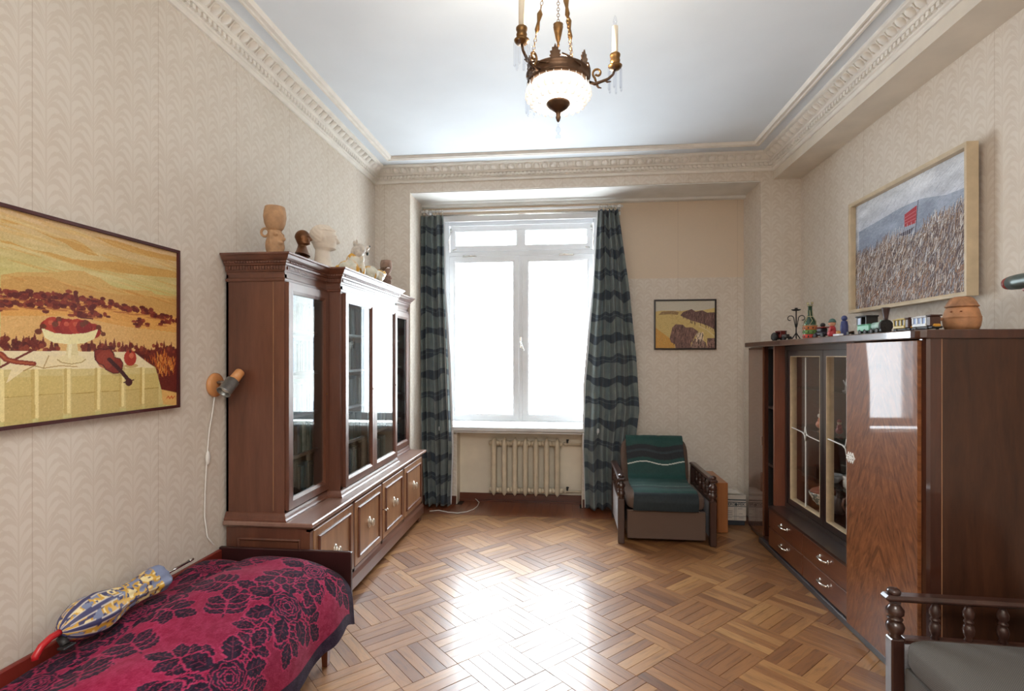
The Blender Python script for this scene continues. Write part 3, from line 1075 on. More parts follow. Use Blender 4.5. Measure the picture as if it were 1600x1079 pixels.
def painting_left():
    W, H = .997, .705
    c = Canvas(520, 400, 1, 1, (212, 188, 128))
    t = c.Y[..., None]
    c.c = np.array((206, 196, 128)) / 255 * (1 - np.clip((t - .7) / .3, 0, 1)) + np.array((216, 182, 136)) / 255 * np.clip((t - .7) / .3, 0, 1)
    n = smooth_noise(400, 520, 60, 9, 3)
    c.c += (n[..., None] - .5) * np.array((.06, .07, .09))
    for s in L_streak: c.poly(s, (204, 152, 74), .75)
    for k in range(60):
        x, y = RNG.uniform(0, 1), RNG.uniform(.72, 1)
        c.ell(x, y, RNG.uniform(.05, .16), RNG.uniform(.003, .010), [(216, 178, 110), (222, 200, 140), (208, 160, 84)][k % 3], .45, -.15)
    c.poly(L_hill1, (210, 172, 104)); c.poly(L_hill2, (204, 158, 90), .9)
    c.poly(L_mid, (222, 165, 88))
    for k in range(90):
        x, y = RNG.uniform(0, 1), RNG.uniform(.48, .70)
        c.ell(x, y, RNG.uniform(.02, .07), RNG.uniform(.002, .006), [(200, 140, 66), (232, 182, 108)][k % 2], .4, -.2)
    for x, y in L_tree:
        for k in range(9):
            c.ell(x + RNG.normal(0, .016), y + RNG.normal(.002, .010), RNG.uniform(.007, .016), RNG.uniform(.007, .014), [(112, 40, 32), (136, 54, 40), (92, 30, 30)][k % 3], .9)
        c.ell(x - .012, y - .022, .035, .004, (176, 104, 52), .7)
    c.poly(L_field, (222, 178, 112))
    for k in range(900):
        x, y = RNG.uniform(0, 1), RNG.uniform(.30, .50)
        c.ell(x, y, .003, .003, [(206, 154, 88), (234, 198, 136)][k % 2], .5)
    c.poly(L_dark, (104, 36, 28))
    for x, y in L_bush:
        for k in range(10):
            c.ell(x + RNG.normal(0, .014), y + RNG.normal(0, .014), .009, .012, [(112, 40, 32), (140, 62, 42), (88, 30, 28)][k % 3], .9)
        c.poly([(x - .01, y), (x + .01, y), (x, y + .055)], (112, 44, 34))
    for x, y in L_grass:
        for k in range(26):
            a, b = x + RNG.normal(0, .022), y + RNG.normal(0, .018)
            c.stroke([(a, b), (a + RNG.normal(0, .006), b + .03)], .004, [(200, 112, 46), (168, 76, 34), (222, 150, 72)][k % 3])
    c.poly(L_ground, (226, 180, 106))
    c.poly(L_top, (238, 224, 184)); c.poly(L_cloth, (216, 198, 134))
    fold = L_fold
    for k in range(0, len(L_seam), 2):
        (x0, y0), (x1, y1) = L_seam[k], L_seam[k + 1]
        c.poly([(x0, y0), (x1, y1), (x1, 0), (x0, 0)], (200, 174, 106), .6)
        c.poly([(x0, y0 + .09), (x1, y1 + .09), (x1, y1), (x0, y0)], (206, 180, 102), .5)
        c.stroke([(x0, y0), (x1, y1)], .004, (178, 148, 74))
    for k in range(0, len(fold), 2):
        (x0, y0), (x1, y1) = fold[k], fold[k + 1]
        c.stroke([(x0 - .012, y0), (x1 - .012, y1)], .014, (196, 166, 90), .6)
        c.stroke([(x0, y0), (x1, y1)], .013, (240, 224, 162))
    c.poly(L_page1, (240, 224, 180)); c.poly(L_page2, (240, 224, 180))
    c.stroke(L_page1[3:], .005, (182, 150, 92)); c.stroke([L_page2[0], L_page2[1]], .004, (190, 160, 104)); c.stroke([L_page2[0], L_page2[4], L_page2[3]], .005, (186, 154, 96))
    c.stroke(L_bow, .009, (112, 44, 34)); c.stroke(L_horn, .022, (138, 56, 38)); c.stroke(L_horn, .008, (176, 92, 58))
    c.poly(L_stem, (228, 214, 160)); c.poly(L_foot, (236, 222, 172)); c.stroke(L_foot[5:] + L_foot[:1], .005, (186, 160, 100))
    c.stroke([((L_stem[0][0] * .7 + L_stem[1][0] * .3), L_stem[0][1]), ((L_stem[3][0] * .7 + L_stem[2][0] * .3), L_stem[3][1])], .012, (246, 236, 196))
    for k, (x, y) in enumerate(L_fruit):
        c.ell(x, y, .034, .040, [(156, 44, 36), (180, 62, 44), (140, 36, 34)][k % 3]); c.ell(x - .008, y + .012, .010, .012, (208, 104, 74), .8)
    c.poly(L_bowl, (240, 230, 174)); c.poly([L_bowl[0], L_bowl[1], L_bowl[2], L_bowl[3], L_bowl[8], L_bowl[9]], (246, 238, 190), .6)
    for k in range(0, len(L_sprig), 2):
        c.stroke([L_sprig[k], L_sprig[k + 1]], .006, (96, 44, 34)); c.ell(*L_sprig[k], .012, .014, (112, 56, 38)); c.ell(*L_sprig[k + 1], .011, .012, (112, 56, 38))
    c.poly([(x + .012, y - .018) for x, y in L_violin], (176, 150, 92), .6)
    c.poly(L_violin, (132, 44, 32)); c.ell(L_violin[3][0] - .02, L_violin[3][1] - .06, .04, .05, (164, 70, 46), .6); c.stroke(L_violin + L_violin[:1], .005, (84, 26, 26))
    c.stroke(L_neck, .020, (62, 22, 24)); c.ell(*L_scroll[0], .018, .022, (74, 26, 26)); c.stroke([(L_scroll[0][0] - .025, L_scroll[0][1]), (L_scroll[0][0] + .025, L_scroll[0][1] + .012)], .006, (74, 26, 26))
    x, y = L_apple[0]
    c.ell(x + .006, y - .045, .034, .012, (200, 172, 112)); c.ell(x, y, .031, .046, (172, 56, 40)); c.ell(x + .006, y + .014, .012, .016, (214, 120, 80), .8); c.ell(x, y + .038, .006, .008, (90, 30, 26))
    c.stroke(L_sign, .005, (204, 84, 34))
    c.noise(.018, 1, 5); c.noise(.012, 3, 6)
    root = thing('painting', 'still life painting with violin and fruit bowl on the left wall above the bed', 'painting', (XL, 1.76, 1.272), world=True)
    Y = 1.26 + c.X * W; Z = 1.272 + c.Y * H
    cv = grid_obj('canvas', np.stack([np.full_like(Y, XL + .022), Y, Z], -1), c.c, M_canvas, root)
    part('canvas_back', MB().box(XL + .002, XL + .020, 1.26, 1.26 + W, 1.272, 1.272 + H), M_niche, root)
    part('picture_frame', MB().sweep(rect(1.252, 1.264 + W, 1.264, 1.280 + H), [(0, .0), (0, .03), (-.012, .03), (-.012, .0)], True, 1, planeM('X', XL + .002)),
         plain('maroon_frame', (70, 24, 26), .5, .06, 20), root)


painting_left()

# ------------------------------------------------------------------ wall spotlight
sc = thing('wall_lamp', 'wooden disc wall spotlight with grey metal shade beside the bookcase', 'lamp', (XL, 2.535, 1.352), world=True)
M_beech = wood('beech', (176, 112, 62), (202, 138, 84), (216, 158, 104), 'z', .4, .2, .1, 14)
M_steel = plain('grey_shade_metal', (150, 152, 150), .35, .06, 40, metal=.8)
part('wall_plate', MB().lathe([(.0, 0), (.058, 0), (.062, .006), (.060, .016), (.050, .022), (0, .023)], 28, Matrix.Translation((XL + .001, 2.535, 1.352)) @ Matrix.Rotation(PI / 2, 4, 'Y')), M_beech, sc)
part('arm', MB().tube([(XL + .02, 2.535, 1.365), (XL + .05, 2.53, 1.366), (XL + .085, 2.52, 1.36)], .009, 8), M_steel, sc)
sd = Vector((-.15, -.62, -.62)).normalized()
SM = Matrix.Translation((XL + .10, 2.515, 1.352)) @ sd.to_track_quat('Z', 'Y').to_matrix().to_4x4()
part('lamp_shade', MB().lathe([(.026, -.035), (.033, -.03), (.034, .042), (.037, .045), (.037, .05), (.033, .05), (.031, .046), (.030, -.02), (.001, -.022)], 24, SM, cap=False), M_steel, sc)
part('lamp_tail', MB().lathe([(.001, -.098), (.020, -.098), (.024, -.092), (.026, -.036), (.001, -.035)], 20, SM), M_beech, sc, 'light wooden rear cap')
part('bulb', MB().ell((0, 0, .02), (.026, .026, .022), 16, 8, SM), plain('frosted_bulb', (226, 224, 216), .25, .02, 10), sc)
cp = [(XL + .012, 2.525, 1.29), (XL + .008, 2.515, 1.21), (XL + .010, 2.49, 1.13), (XL + .008, 2.48, 1.04), (XL + .012, 2.465, .95), (XL + .008, 2.46, .82), (XL + .010, 2.455, .70), (XL + .02, 2.46, .60), (XL + .045, 2.475, .555)]
part('cord', MB().tube(cp, .0035, 6), M_white_plastic, sc, 'white cord')
part('cord_switch', MB().ell((XL + .014, 2.473, .99), (.010, .013, .036), 14, 10), M_white_plastic, sc)

# ------------------------------------------------------------------ bookcase
BX0, BYA, BYB = XL + .012, 2.62, 4.745
XS, XCN, XB = -1.475, -1.385, -1.335          # fronts: side bays, middle bay, base
BZ = 2.035
bc = thing('bookcase', 'long mahogany glazed bookcase with panelled base along the left wall', 'bookcase', (-1.57, 3.68, 0), world=True)
XM = planeM('X', 0)
# base
part('plinth', MB().box(BX0, XB - .012, BYA + .012, BYB - .012, .055, .155, .004)
     .sweep([(BX0, BYA), (XB, BYA), (XB, BYB), (BX0, BYB)], [(-.015, .055), (.010, .055), (.010, .125), (.004, .14), (0, .15), (-.015, .15)]), M_mahog_y, bc)
for fx, fy in ((XB - .06, BYA + .02), (XB - .06, BYB - .08), (BX0, BYA + .02), (BX0, BYB - .08)):
    part('foot', MB().box(fx, fx + .055, fy, fy + .06, 0, .06, .004), M_mahog, bc)
part('base_carcass', MB().box(BX0, XB - .02, BYA, BYB, .15, .60).box(XB - .02, XB, BYA, BYA + .035, .15, .60).box(XB - .02, XB, BYB - .035, BYB, .15, .60)
     .box(XB - .02, XB, BYA, BYB, .585, .605).box(XB - .02, XB, BYA, BYB, .15, .172)
     .box(XB - .02, XB, 3.165, 3.195, .15, .60).box(XB - .02, XB, 3.667, 3.697, .15, .60).box(XB - .02, XB, 4.168, 4.198, .15, .60), M_mahog, bc)
part('side_moulding', MB().sweep(rect(-1.735, -1.385, .24, .545), [(0, 0), (0, .006), (-.006, .009), (-.014, .004), (-.014, 0)], True, 1, planeM('-Y', BYA)), M_mahog_y, bc)
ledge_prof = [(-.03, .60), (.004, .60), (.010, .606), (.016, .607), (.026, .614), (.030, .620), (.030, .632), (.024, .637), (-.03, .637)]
part('ledge', MB().sweep([(BX0, BYA), (XB, BYA), (XB, BYB), (BX0, BYB)], ledge_prof).box(BX0, XB - .01, BYA + .01, BYB - .01, .603, .6365), M_ledge_sheen, bc)
doorY = [(2.658, 3.162), (3.198, 3.664), (3.700, 4.165), (4.201, 4.708)]
M_knob = plain('pressed_metal_knob', (214, 206, 194), .28, .1, 60, metal=.7)
for k, (a, b) in enumerate(doorY):
    d = part('door', MB().box(XB - .018, XB + .004, a, b, .176, .582, .003).box(XB + .004, XB + .006, a + .06, b - .06, .235, .522), M_walnut_door, bc)
    part('door_moulding', MB().sweep(rect(a + .045, b - .045, .218, .540), [(0, 0), (0, .005), (-.004, .012), (-.010, .012), (-.016, .006), (-.016, 0)], True, 1, planeM('X', XB + .004)), M_mahog_y, d)
    ym = (a + b) / 2
    KM = Matrix.Translation((XB + .004, ym, .385)) @ Matrix.Rotation(PI / 2, 4, 'Y') @ Matrix.Diagonal((1.25, .8, 1, 1))
    part('knob', MB().lathe([(.0, 0), (.030, 0), (.031, .004), (.024, .008), (.012, .012), (.012, .018), (.020, .024), (.022, .030), (.016, .036), (0, .038)], 20, KM), M_knob, d)
part('key', MB().tube([(XB + .004, 3.690, .395), (XB + .035, 3.690, .395)], .004, 6).tube([(XB + .035 + .010 * math.cos(q), 3.690, .395 + .010 * math.sin(q)) for q in [2 * PI * t / 10 for t in range(10)]], .003, 5, loop=True), M_chrome, bc, 'small chrome key')
# upper carcass
up = MB()
up.box(BX0, XS, BYA, BYA + .024, .637, 1.93).box(BX0, XS, BYB - .024, BYB, .637, 1.93)
up.box(BX0, BX0 + .012, BYA, BYB, .637, 1.93)
up.box(BX0, XCN, 3.100, 3.132, .637, 1.93).box(BX0, XCN, 4.125, 4.157, .637, 1.93).box(BX0, XCN - .03, 3.618, 3.640, .637, 1.93)
part('upper_carcass', up, M_mahog, bc)
rl = MB()
rl.box(BX0, XS, BYA + .001, 3.10, .637, .70).box(BX0, XS, 4.157, BYB - .001, .637, .70).box(BX0, XCN, 3.101, 4.156, .637, .70)
rl2 = MB()
rl2.box(BX0, XS, BYA + .001, 3.10, 1.895, 1.96).box(BX0, XS, 4.157, BYB - .001, 1.895, 1.96).box(BX0, XCN, 3.101, 4.156, 1.895, 1.96)
part('lower_rail', rl, M_mahog_y, bc); part('upper_rail', rl2, M_mahog_y, bc)
UP = [(BX0, BYA), (XS, BYA), (XS, 3.10), (XCN, 3.10), (XCN, 4.157), (XS, 4.157), (XS, BYB), (BX0, BYB)]
part('waist_moulding', MB().sweep(UP, [(-.01, .637), (.022, .637), (.022, .645), (.016, .652), (.012, .664), (.006, .676), (.0, .680), (-.01, .680)]), M_mahog_y, bc)
part('architrave', MB().sweep(UP, [(-.01, 1.892), (.006, 1.892), (.008, 1.898), (.008, 1.906), (.002, 1.910), (-.01, 1.910)]), M_mahog_y, bc)
part('cornice', MB().sweep(UP, [(-.02, 1.943), (.006, 1.943), (.008, 1.948), (.010, 1.950), (.012, 1.972), (.018, 1.975), (.022, 1.984), (.026, 1.986), (.026, 1.996), (.032, 2.0), (.040, 2.008), (.050, 2.022), (.056, 2.026), (.056, BZ), (-.02, BZ)])
     .box(BX0, XS, BYA, BYB, 2.0, BZ - .001).box(BX0, XCN, 3.101, 4.156, 2.0, BZ - .001), M_mahog_y, bc)
tooth = MB()
def add_tooth(x, y, a):
    M = Matrix.Translation((x, y, 0)) @ Matrix.Rotation(a, 4, 'Z')
    tooth.box(-.0035, .0035, -.031, -.024, 1.986, 1.995, M=M)
    tooth.box(-.006, .006, -.0165, -.009, 1.953, 1.970, M=M @ Matrix.Shear('XY', 4, (0, 0)))
for p, q in zip(UP[:-1], UP[1:]): along((p, q), .0155, .006, add_tooth)
part('carved_teeth', tooth, M_mahog_y, bc, stuff=True)
part('side_strip', MB().box(XS - .062, XS - .058, BYA - .003, BYA, .69, 1.89), M_walnut_door, bc, 'thin light joint line')
# shelves
SHZ = [.94, 1.17, 1.41, 1.645]
BAYS = [(BYA + .026, 3.098, XS - .05, 'near left bay'), (3.134, 3.616, XCN - .05, 'second bay'), (3.642, 4.123, XCN - .05, 'third bay'), (4.159, BYB - .026, XS - .05, 'far right bay')]
for a, b, xf, nm in BAYS:
    for z in SHZ:
        part('shelf', MB().box(BX0 + .014, xf, a, b, z - .018, z, .002), M_mahog_y, bc)
gd = [(BYA + .010, 3.094, XS), (3.136, 3.626, XCN), (3.630, 4.122, XCN), (4.162, BYB - .010, XS)]
for a, b, xf in gd:
    d = part('glass_door', frame(a, b, .690, 1.888, .058, .024, planeM('X', xf - .004), .008), M_mahog, bc)
    part('pane', MB().box(xf + .004, xf + .007, a + .055, b - .055, .745, 1.833), M_glass_dark, d)
    part('keyhole', MB().lathe([(0, 0), (.006, 0), (.006, .003), (0, .003)], 10, Matrix.Translation((xf + .020, b - .028, 1.27)) @ Matrix.Rotation(PI / 2, 4, 'Y')), M_brass, d)

# books, every one its own object; a row shares its label
bcols = [(26, 46, 54), (34, 60, 66), (30, 38, 58), (44, 40, 44), (58, 50, 42), (24, 30, 36), (70, 84, 86), (110, 112, 104), (40, 62, 52), (72, 42, 36), (52, 70, 90), (140, 136, 122)]
bm_ = [plain('book_cloth_%s' % n, c, .55, .12, 30) for n, c in zip('navy teal blue grey brown black slate stone green maroon steel cream'.split(), bcols)]
def book_mesh(w, h, d, m):
    mb = MB()
    prof = [(-w / 2, -d), (w / 2, -d), (w / 2, -.006), (w * .3, 0), (-w * .3, 0), (-w / 2, -.006)]
    mb.prism([(y, x) for y, x in prof], 0, h)
    mb.v = [(y, x, z) for x, y, z in mb.v]
    for q in (.12, .82): mb.box(-.003, .0012, -w * .36, w * .36, h * q, h * q + .004)
    return mb.mesh('book', m)
lib = [(w, book_mesh(w, h, d, bm_[k % 12])) for k, (w, h, d) in enumerate([(random.uniform(.019, .046), random.uniform(.150, .196), random.uniform(.12, .16)) for _ in range(30)])]
ORD = 'none first second third fourth fifth sixth seventh eighth ninth tenth eleventh twelfth thirteenth fourteenth fifteenth sixteenth seventeenth eighteenth nineteenth twentieth twenty-first twenty-second twenty-third twenty-fourth twenty-fifth'.split()
ROWN = ['bottom', 'second', 'third', 'fourth', 'top']
for bi, (a, b, xf, nm) in enumerate(BAYS):
    for ri, z in enumerate([.7005] + SHZ):
        y = a + .006
        cnt = 0
        base = random.randrange(30)
        while True:
            w, me = lib[(base + random.randrange(9)) % 30]
            if y + w > b - .004: break
            o = bpy.data.objects.new('book', me)
            COL.objects.link(o)
            o.location = (xf - random.uniform(.008, .022), y + w / 2, z + .0005)
            cnt += 1
            o['label'] = '%s book, %s from the left in the %s row of the bookcase %s' % (me.materials[0].name.split('_')[-1], ORD[cnt], ROWN[ri], nm)
            o['category'] = 'book'
            o['group'] = 'books in the %s row of the %s' % (ROWN[ri], nm)
            y += w + .0012

# ------------------------------------------------------------------ sculpted pieces on top of the bookcase
def blob(name, ells, mat, parent=None, voxel=.004, label=None, cat=None, sm=6, tubes=()):
    """one continuous modelled body fused from overlapping masses"""
    mb = MB()
    for e in ells:
        c, r = e[0], e[1]
        M = Matrix.Translation(c)
        if len(e) > 2: M = M @ Matrix.Rotation(e[2][0], 4, e[2][1])
        mb.ell((0, 0, 0), r, 16, 12, M)
    for pts, r in tubes: mb.tube(pts, r, 10)
    if parent is None: o = solo(name, mb, mat, label, cat)
    else: o = part(name, mb, mat, parent)
    rm = o.modifiers.new('fuse', 'REMESH'); rm.mode = 'VOXEL'; rm.voxel_size = voxel; rm.use_smooth_shade = True
    s = o.modifiers.new('soften', 'SMOOTH'); s.factor = .5; s.iterations = sm
    return o


TB = BZ + .0005
M_clay = plain('raw_clay', (184, 146, 110), .75, .1, 22, .2)
M_clay_grey = plain('grey_brown_clay', (150, 122, 106), .75, .12, 25, .2)
def face_jug(loc, mat, label, s=1.0, rot=0.0):
    r = thing('clay_jug', label, 'jug', loc, rot)
    J = lambda p: tuple(s * q for q in p)
    body = [((0, 0, .075), (.050, .050, .080)), ((0, 0, .03), (.046, .046, .032)), ((0, 0, .135), (.040, .040, .045)),
            ((.040, -.012, .118), (.016, .012, .022)), ((.050, 0, .112), (.012, .012, .013)), ((.040, -.018, .085), (.018, .016, .012)),
            ((.022, -.034, .135), (.014, .012, .012)), ((.030, .022, .135), (.014, .012, .012)), ((0, -.042, .11), (.010, .012, .05)), ((.044, 0, .07), (.010, .020, .026))]
    blob('jug_body', [(J(c), J(q)) for c, q in body], mat, r, .004 * s, sm=3)
    cup = [(.001, .150), (.026, .152), (.044, .172), (.055, .200), (.060, .232), (.058, .262), (.052, .290), (.049, .292), (.046, .288), (.052, .258), (.052, .230), (.044, .20), (.001, .175)]
    part('jug_cup', MB().lathe([(a * s, b * s) for a, b in cup], 30, cap=False), mat, r)
    part('handle', MB().tube([J((-.052 + .022 * math.cos(q) * 1, -.01, .150 + .022 * math.sin(q))) for q in [2 * PI * t / 16 for t in range(16)]], .007 * s, 8, loop=True), mat, r)
    return r
face_jug((-1.62, 2.78, TB), M_clay, 'tall tan clay face jug with ring handle at near end of bookcase top')
face_jug((-1.46, 4.13, TB), M_clay_grey, 'grey-brown clay face goblet at far end of bookcase top', .80)


def head_mesh(bust_r=.9, hair=0.0, seed=0):
    """continuous head-and-neck surface, face towards +X, unit: head height about 1"""
    zs = np.concatenate([np.linspace(-.62, 0, 15), np.linspace(.02, 1.0, 50)])
    nA = 72
    R = []
    for z in zs:
        if z <= 0:
            f = (z + .62) / .62
            neck = .27 - .02 * f
            sh = (1 - f) ** 1.25
            rx, ry, cx = neck + .16 * sh * bust_r, neck + .72 * sh * bust_r, -.05 + .02 * (1 - f)
        else:
            t = z
            rr = math.sqrt(max(0, 1 - ((t - .52) / .50) ** 2)) if t > .52 else 1.0
            if t > .52:
                rx, ry, cx = .47 * rr, .375 * rr, -.02
            else:
                k = t / .52
                rx = .33 + .14 * k ** .8; ry = .27 + .105 * k ** .7; cx = .06 - .08 * k
                if t < .12:
                    b = t / .12
                    rx = .25 + (rx - .25) * b; ry = .25 + (ry - .25) * b; cx = -.05 + (cx + .05) * b
        ring = []
        for i in range(nA):
            a = 2 * PI * i / nA
            ca_, sa_ = math.cos(a), math.sin(a)
            x = cx + rx * ca_ * (1 if ca_ > 0 else 1.05); y = ry * sa_
            g = lambda a0, z0, wa, wz: math.exp(-(((a + PI) % (2 * PI) - PI - a0) / wa) ** 2 - ((z - z0) / wz) ** 2)
            d = 0
            d += .13 * g(0, .36, .13, .055) + .085 * g(0, .43, .10, .07) + .05 * g(0, .50, .09, .06)      # nose
            d += .055 * (g(.42, .585, .25, .03) + g(-.42, .585, .25, .03)) + .03 * g(0, .60, .2, .04)      # brows
            d -= .085 * (g(.40, .50, .17, .045) + g(-.40, .50, .17, .045))                              # sockets
            d += .045 * (g(.40, .495, .10, .022) + g(-.40, .495, .10, .022))                            # eyeballs
            d += .030 * (g(.60, .38, .22, .07) + g(-.60, .38, .22, .07))                                # cheekbones
            d += .035 * g(0, .255, .22, .018) + .032 * g(0, .205, .20, .02) - .022 * g(0, .23, .26, .009)   # lips
            d += .065 * g(0, .09, .30, .06) - .02 * g(0, .155, .25, .025)                               # chin
            d += .06 * (g(.9, .10, .4, .08) + g(-.9, .10, .4, .08)) * .5                                  # jaw
            d += .075 * (g(1.62, .44, .075, .085) + g(-1.62, .44, .075, .085)) + .03 * (g(1.72, .36, .07, .03) + g(-1.72, .36, .07, .03))   # ears
            d -= .03 * (g(1.60, .45, .03, .04) + g(-1.60, .45, .03, .04))
            if hair and z > .30:
                back = 1 if (abs((a + PI) % (2 * PI) - PI) > 1.75 or z > .74) else 0
                d += hair * back * (.6 + .4 * math.sin(9 * a + 14 * z) * math.sin(23 * z + 5 * a))
                d += hair * 1.6 * g(-.2, .80, .55, .05)
            ring.append((x + d * ca_, y + d * sa_, z))
        R.append(ring)
    return MB().rings(R)


def scaled(mb, s, rot):
    M = Matrix.Rotation(rot, 4, 'Z') @ Matrix.Scale(s, 4)
    return MB().join(mb, M)


b1 = thing('portrait_bust', 'white plaster head of a man in profile on bookcase top', 'bust', (-1.53, 3.185, TB))
hm = scaled(head_mesh(.42, .035), .166, math.radians(30)); hm.shift((0, 0, .122))
part('head', hm, plain('white_plaster', (228, 216, 200), .7, .03, 20), b1)
part('base', MB().lathe([(.0, 0), (.078, 0), (.080, .006), (.074, .022), (0, .026)], 24), plain('white_plaster_base', (222, 210, 194), .7, .03, 20), b1)
b2 = thing('portrait_bust', 'small dark bronze bust of a man between clay jug and white head', 'bust', (-1.535, 2.93, TB))
hm = scaled(head_mesh(1.0, .0), .090, math.radians(15)); hm.shift((0, 0, .106))
part('head_and_shoulders', hm, plain('brown_bronze', (112, 74, 46), .35, .2, 25, metal=.6), b2)
part('base', MB().lathe([(0, 0), (.045, 0), (.045, .012), (.034, .018), (.028, .050), (0, .054)], 20), bpy.data.materials['brown_bronze'], b2)

mz = Mat('glazed_yellow_white', (230, 222, 200), .25, coat=.5)
nn = mz.noise(mz.coord(), 17, 2, .5, .8)
mz.color(mz.ramp(nn, [(.0, (150, 170, 120)), (.42, (226, 222, 204)), (.50, (232, 226, 208)), (.56, (224, 170, 62)), (.75, (206, 140, 44)), (1.0, (150, 100, 40))]))
M_glaze = mz.m
dg = thing('ceramic_lion', 'seated white and yellow glazed ceramic animal with raised muzzle on bookcase', 'figurine', (-1.47, 3.50, TB + .006), math.radians(40))
dg.scale = (1.25, 1.25, 1.25)
blob('body', [((-.03, 0, .045), (.055, .048, .046)), ((.0, 0, .075), (.042, .042, .06)), ((.03, .0, .10), (.030, .034, .045)), ((.045, -.025, .04), (.013, .013, .045)), ((.045, .025, .04), (.013, .013, .045)),
              ((-.01, -.042, .035), (.034, .018, .034)), ((-.01, .042, .035), (.034, .018, .034)), ((-.085, 0, .03), (.02, .012, .03))], M_glaze, dg)
M_mane = plain('glazed_grey_mane', (206, 196, 184), .3, .12, 40)
blob('head', [((.035, 0, .155), (.034, .034, .036)), ((.02, 0, .135), (.034, .040, .042)), ((.068, 0, .165), (.026, .016, .014), (-.5, 'Y')), ((.066, 0, .148), (.018, .013, .008), (.1, 'Y')),
              ((.012, -.022, .190), (.008, .006, .018)), ((.012, .022, .190), (.008, .006, .018))], M_mane, dg, .0035, sm=3)
part('muzzle_tip', MB().ell((.090, 0, .178), (.006, .008, .006), 10, 8).ell((.078, 0, .140), (.007, .009, .013), 10, 8), plain('dark_glaze', (40, 52, 50), .25, .1, 20), dg)
pk = thing('ceramic_beast', 'small low yellow glazed ceramic beast beside the far clay goblet', 'figurine', (-1.42, 3.76, TB + .004), math.radians(62))
pk.scale = (1.35, 1.35, 1.35)
blob('body', [((-.03, 0, .045), (.052, .042, .044)), ((.03, 0, .04), (.036, .034, .036)), ((.058, 0, .055), (.022, .022, .022)), ((.02, -.028, .02), (.014, .012, .02)), ((.02, .028, .02), (.014, .012, .02)), ((-.05, -.028, .02), (.015, .013, .02)), ((-.05, .028, .02), (.015, .013, .02))], M_glaze, pk)
part('horn', MB().tube([(.05, -.012, .074), (.075, -.014, .092), (.10, -.012, .094)], [.006, .005, .003], 8).tube([(.05, .012, .074), (.075, .014, .092), (.10, .012, .094)], [.006, .005, .003], 8), M_bronze, pk)

# ------------------------------------------------------------------ bed
bed = thing('bed', 'single wooden bed with dark footboard along the left wall', 'bed', (-1.46, 1.6, 0), world=True)
bx0, bx1, bya, byb = -1.795, -1.085, .55, 2.575
part('footboard', MB().box(bx0, bx1, byb - .022, byb, .235, .515, .004), plain('dark_bed_wood', (52, 26, 26), .3, .1, 6), bed)
part('side_rail', MB().box(bx1 - .045, bx1 - .022, bya, byb - .022, .235, .36, .004), M_gloss, bed)
part('side_rail', MB().box(bx0, bx0 + .02, bya, byb - .022, .235, .505, .004), plain('red_bed_panel', (116, 40, 30), .4, .1, 6), bed, 'reddish board against the wall')
part('headboard', MB().box(bx0, bx1, bya - .022, bya, .235, .75, .004), M_gloss, bed)
for lx, ly in ((bx1 - .085, byb - .12), (bx0 + .05, byb - .12), (bx1 - .085, bya + .08), (bx0 + .05, bya + .08)):
    part('leg', MB().rings([[(lx + sx * w, ly + sy * w, z) for sx, sy in ((-1, -1), (1, -1), (1, 1), (-1, 1))] for z, w in ((0, .013), (.24, .023))], smooth=False), M_gloss_red, bed)
part('slat_base', MB().box(bx0 + .02, bx1 - .045, bya, byb - .022, .25, .29), M_walnut_door, bed)
part('mattress', MB().box(bx0 + .024, bx1 - .05, bya + .01, byb - .03, .29, .405, .03), M_white_plastic, bed)

